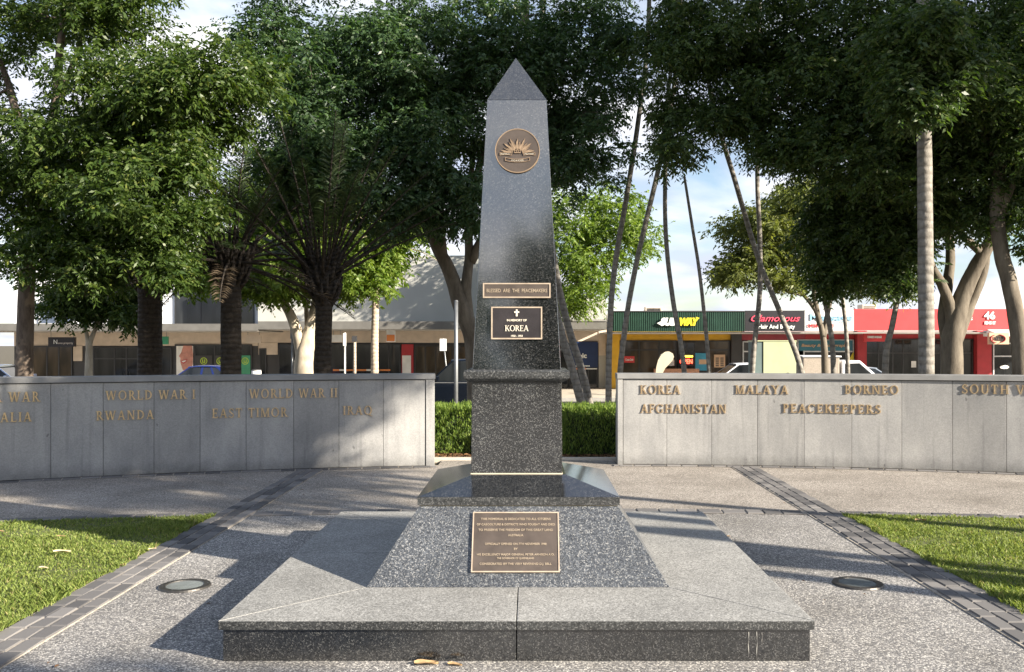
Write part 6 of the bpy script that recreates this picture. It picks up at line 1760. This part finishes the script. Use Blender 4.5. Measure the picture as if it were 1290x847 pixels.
# ------------------------------------------------------------------ cars
def car(label, name, cx, cy_, L, W, H, paint, rev=False, suv=False, group='cars parked along the street'):
    "built along +x with the nose at -x; rev turns it round"
    t = thing(name, label, 'car', (cx, cy_, ROAD_Z), group, math.pi if rev else 0)
    hl, hw = L / 2, W / 2
    belt = H * (0.60 if suv else 0.63)
    hood = H * (0.58 if suv else 0.60)
    sill = 0.24 if suv else 0.18
    wr = 0.39 if suv else 0.32
    ax_f, ax_r = -hl + L * 0.19, hl - L * 0.20
    def arch(xc, r):
        return [(xc + r * math.cos(a), wr + r * math.sin(a)) for a in (math.pi * i / 8 for i in range(9))]
    prof = [(-hl + 0.06, sill + 0.1), (-hl, sill + 0.28), (-hl + 0.03, hood - 0.16), (-hl + 0.16, hood - 0.05), (-hl + L * 0.24, hood + 0.01), (-hl + L * 0.29, belt)]
    if suv: prof += [(hl - 0.10, belt), (hl - 0.02, belt - 0.2), (hl, sill + 0.3), (hl - 0.06, sill + 0.06)]
    else: prof += [(hl - L * 0.14, belt), (hl - 0.10, belt - 0.04), (hl - 0.01, belt - 0.2), (hl, sill + 0.25), (hl - 0.08, sill + 0.06)]
    prof += [(ax_r + wr + 0.06, sill)] + [p for p in arch(ax_r, wr + 0.06) if p[1] > sill] + [(ax_r - wr - 0.06, sill), (ax_f + wr + 0.06, sill)] + [p for p in arch(ax_f, wr + 0.06) if p[1] > sill] + [(ax_f - wr - 0.06, sill)]
    mb = MB(); mb.prism(prof, -hw, hw, 'y')
    body = link('body', mb.mesh('body', bevel=0.045, seg=3, smooth=True), M[paint], t)
    # cabin: tapered glass house with a painted roof
    x0, x1 = -hl + L * 0.285, (hl - 0.12 if suv else hl - L * 0.13)
    rx0, rx1 = x0 + L * (0.15 if suv else 0.17), (x1 - 0.18 if suv else x1 - L * 0.15)
    ti = 0.17
    def ring(z): 
        f = (z - belt) / (H - 0.05 - belt)
        return x0 + (rx0 - x0) * f, x1 + (rx1 - x1) * f, hw - 0.05 - ti * f
    mb = MB()
    zs = (belt - 0.03, H - 0.07)
    a0, b0, w0 = ring(zs[0]); a1, b1, w1 = ring(zs[1])
    mb.add([(a0, -w0, zs[0]), (b0, -w0, zs[0]), (b0, w0, zs[0]), (a0, w0, zs[0]), (a1, -w1, zs[1]), (b1, -w1, zs[1]), (b1, w1, zs[1]), (a1, w1, zs[1])], [(3, 2, 1, 0), (4, 5, 6, 7), (0, 1, 5, 4), (1, 2, 6, 5), (2, 3, 7, 6), (3, 0, 4, 7)])
    link('windows', mb.mesh('windows', bevel=0.03), M['car_glass'], t)
    mb = MB()
    a2, b2, w2 = ring(H - 0.075)
    nseg = 10
    vs_, fs_ = [], []
    for i in range(nseg + 1):
        f = i / nseg
        x = a2 - 0.03 + (b2 - a2 + 0.06) * f
        z = H - 0.065 + 0.065 * math.sin(math.pi * (0.08 + 0.84 * f)) ** 0.6
        for j, (yy, dz) in enumerate(((-w2 - 0.012, -0.045), (-w2 + 0.05, 0), (0, 0.012), (w2 - 0.05, 0), (w2 + 0.012, -0.045))): vs_.append((x, yy, z + dz))
    fs_ = [(i * 5 + j, (i + 1) * 5 + j, (i + 1) * 5 + j + 1, i * 5 + j + 1) for i in range(nseg) for j in range(4)]
    mb.add(vs_, fs_)
    link('roof', mb.mesh('roof', smooth=True), M[paint], t)
    for s in (-1, 1):
        mb = MB()
        for xb, xt, wd in ((a0 + 0.02, a1 + 0.02, 0.07), ((a0 + b0) / 2 - 0.05, (a1 + b1) / 2 - 0.05, 0.08), (b0 - L * 0.17, b1 - L * 0.07, 0.07), (b0 - 0.02, b1 - 0.03, 0.14)):
            mb.add([(xb - wd / 2, s * (w0 + 0.006), zs[0]), (xb + wd / 2, s * (w0 + 0.006), zs[0]), (xt + wd / 2, s * (w1 + 0.006), zs[1]), (xt - wd / 2, s * (w1 + 0.006), zs[1]),
                    (xb - wd / 2, s * (w0 - 0.03), zs[0]), (xb + wd / 2, s * (w0 - 0.03), zs[0]), (xt + wd / 2, s * (w1 - 0.03), zs[1]), (xt - wd / 2, s * (w1 - 0.03), zs[1])], [(0, 1, 2, 3), (7, 6, 5, 4), (0, 4, 5, 1), (1, 5, 6, 2), (2, 6, 7, 3), (3, 7, 4, 0)])
        link('pillars', mb.mesh('pillars'), M[paint], t)
    for s in (-1, 1):
        mb = MB(); mb.box(a0 + 0.1, b0 - 0.05, s * hw - 0.008 if s > 0 else -hw - 0.004, s * hw + 0.004 if s > 0 else -hw + 0.008, belt - 0.055, belt - 0.03)
        link('belt_trim', mb.mesh('belt_trim'), M['alloy'], t)
    for s in (-1, 1):
        mb = MB(); mb.box(a0 + 0.22, a0 + 0.34, s * hw + (0.0 if s > 0 else -0.2), s * hw + (0.2 if s > 0 else 0.0), belt + 0.02, belt + 0.17); link('mirror', mb.mesh('mirror', bevel=0.03, seg=2), M[paint], t)
        for dx in (0.62, 1.62):
            mb = MB(); mb.box(a0 + dx + 0.22, a0 + dx + 0.40, s * hw - 0.012, s * hw + 0.03 * s + 0.012, belt - 0.16, belt - 0.125); link('door_handle', mb.mesh('door_handle', bevel=0.006), M[paint], t)
        mb = MB(); mb.box(-hl + 0.015, -hl + 0.2, s * (hw - 0.42) - 0.17 if s < 0 else hw - 0.46, s * (hw - 0.42) + 0.13 if s < 0 else hw - 0.02, hood - 0.30, hood - 0.15); link('headlight', mb.mesh('headlight', bevel=0.03), M['headlamp'], t)
        mb = MB(); mb.box(hl - 0.14, hl + 0.006, hw - 0.24 if s > 0 else -hw + 0.02, hw - 0.02 if s > 0 else -hw + 0.24, belt - 0.34, belt - 0.12); link('tail_light', mb.mesh('tail_light', bevel=0.02), M['taillamp'], t)
        for xc in (ax_f, ax_r):
            y_ = s * (hw - 0.12)
            mb = MB()
            def ringv(r, y): return [(xc + r * math.cos(2 * math.pi * i / 24), y, wr + r * math.sin(2 * math.pi * i / 24)) for i in range(24)]
            vs_ = ringv(wr * 0.62, y_ + s * 0.10) + ringv(wr * 0.95, y_ + s * 0.11) + ringv(wr, y_ + s * 0.07) + ringv(wr, y_ - s * 0.10)
            fs_ = [(r * 24 + i, r * 24 + (i + 1) % 24, (r + 1) * 24 + (i + 1) % 24, (r + 1) * 24 + i) for r in range(3) for i in range(24)]
            mb.add(vs_, fs_)
            wo = link('wheel', mb.mesh('wheel', smooth=True), M['tyre'], t)
            mb = MB(); mb.add(ringv(wr * 0.62, y_ + s * 0.095), [tuple(range(24))])
            for q in range(5):
                a = 2 * math.pi * q / 5
                c, s2 = math.cos(a), math.sin(a)
                mb.add([(xc - s2 * 0.03, y_ + s * 0.112, wr + c * 0.03), (xc + s2 * 0.03, y_ + s * 0.112, wr - c * 0.03), (xc + c * wr * 0.6 + s2 * 0.02, y_ + s * 0.108, wr + s2 * wr * 0.6 - c * 0.02), (xc + c * wr * 0.6 - s2 * 0.02, y_ + s * 0.108, wr + s2 * wr * 0.6 + c * 0.02)], [(0, 1, 2, 3)])
            link('wheel_rim', mb.mesh('wheel_rim', fix=False), M['alloy'], wo)
    mb = MB(); mb.box(-hl + 0.3, hl - 0.3, -hw + 0.1, hw - 0.1, sill - 0.06, sill + 0.3); link('underbody', mb.mesh('underbody'), M['charcoal'], t)
    return t
def cxp(px, Y): return (px - VX) / FPX * Y
car('black four wheel drive wagon parked behind the gap left of the obelisk', 'parked_wagon', cxp(545, 31) + 1.05, 31.0, 4.8, 1.88, 1.84, 'car_navy', False, True)
car('dark blue hatchback showing its roof behind the left wall', 'parked_car', cxp(203, 35.8) + 1.55, 35.8, 4.1, 1.74, 1.50, 'car_blue')
car('pale silver blue sedan behind the scaly trunk at the far left', 'parked_car', cxp(20, 35.8) - 0.55, 35.8, 4.5, 1.78, 1.53, 'car_silver', True)
car('white car showing its roof in front of the hair salon', 'parked_car', cxp(872, 35.6) + 1.85, 35.6, 4.6, 1.80, 1.60, 'car_white')
car('grey sedan with a low sloping roof in front of the red shop', 'parked_car', cxp(1085, 35.6) + 0.1, 35.6, 4.5, 1.78, 1.46, 'car_grey', True)

# utility truck with canvas canopy
Y = 33.9
t = thing('utility_truck', 'utility truck with a tan canvas canopy and white cab behind the right wall', 'truck', (cxp(1035, Y), Y, ROAD_Z))
k = Y / FPX
x0, x1 = (1003 - VX) * k, (1048 - VX) * k
ztop = EYE - (448 - VY) * k
mb = MB(); mb.box(x0, x1, Y - 0.85, Y + 0.85, ROAD_Z + 0.75, ztop - 0.06); mb.build('canopy', M['mesh_tan'], t, bevel=0.04)
mb = MB(); mb.box(x0 - 0.03, x1 + 0.06, Y - 0.9, Y + 0.9, ztop - 0.055, ztop); mb.build('canopy_lid', M['paper'], t, bevel=0.02)
mb = MB(); mb.box(x0 - 0.05, x1 + 0.05, Y - 0.88, Y + 0.88, ROAD_Z + 0.5, ROAD_Z + 0.745); mb.build('tray', M['steel'], t, bevel=0.02)
mb = MB()
mb.prism([(x1 + 0.08, ROAD_Z + 0.45), (x1 + 0.08, ROAD_Z + 1.72), (x1 + 0.75, ROAD_Z + 1.74), (x1 + 1.45, ROAD_Z + 1.12), (x1 + 2.3, ROAD_Z + 1.02), (x1 + 2.4, ROAD_Z + 0.45)], Y - 0.84, Y + 0.84, 'y'); cab = mb.build('cab', M['car_white'], t, bevel=0.05)
mb = MB(); mb.prism([(x1 + 0.2, ROAD_Z + 1.15), (x1 + 0.2, ROAD_Z + 1.62), (x1 + 0.72, ROAD_Z + 1.64), (x1 + 1.28, ROAD_Z + 1.15)], Y - 0.846, Y + 0.846, 'y'); mb.build('side_window', M['car_glass'], cab)
for xx in (x0 + 0.5, x1 + 1.6):
    for s in (-1, 1):
        mb = MB(); mb.tube([Vector((xx, Y + s * 0.62, ROAD_Z + 0.34)), Vector((xx, Y + s * 0.84, ROAD_Z + 0.34))], 0.34, 24); mb.build('wheel', M['tyre'], t, smooth=False)
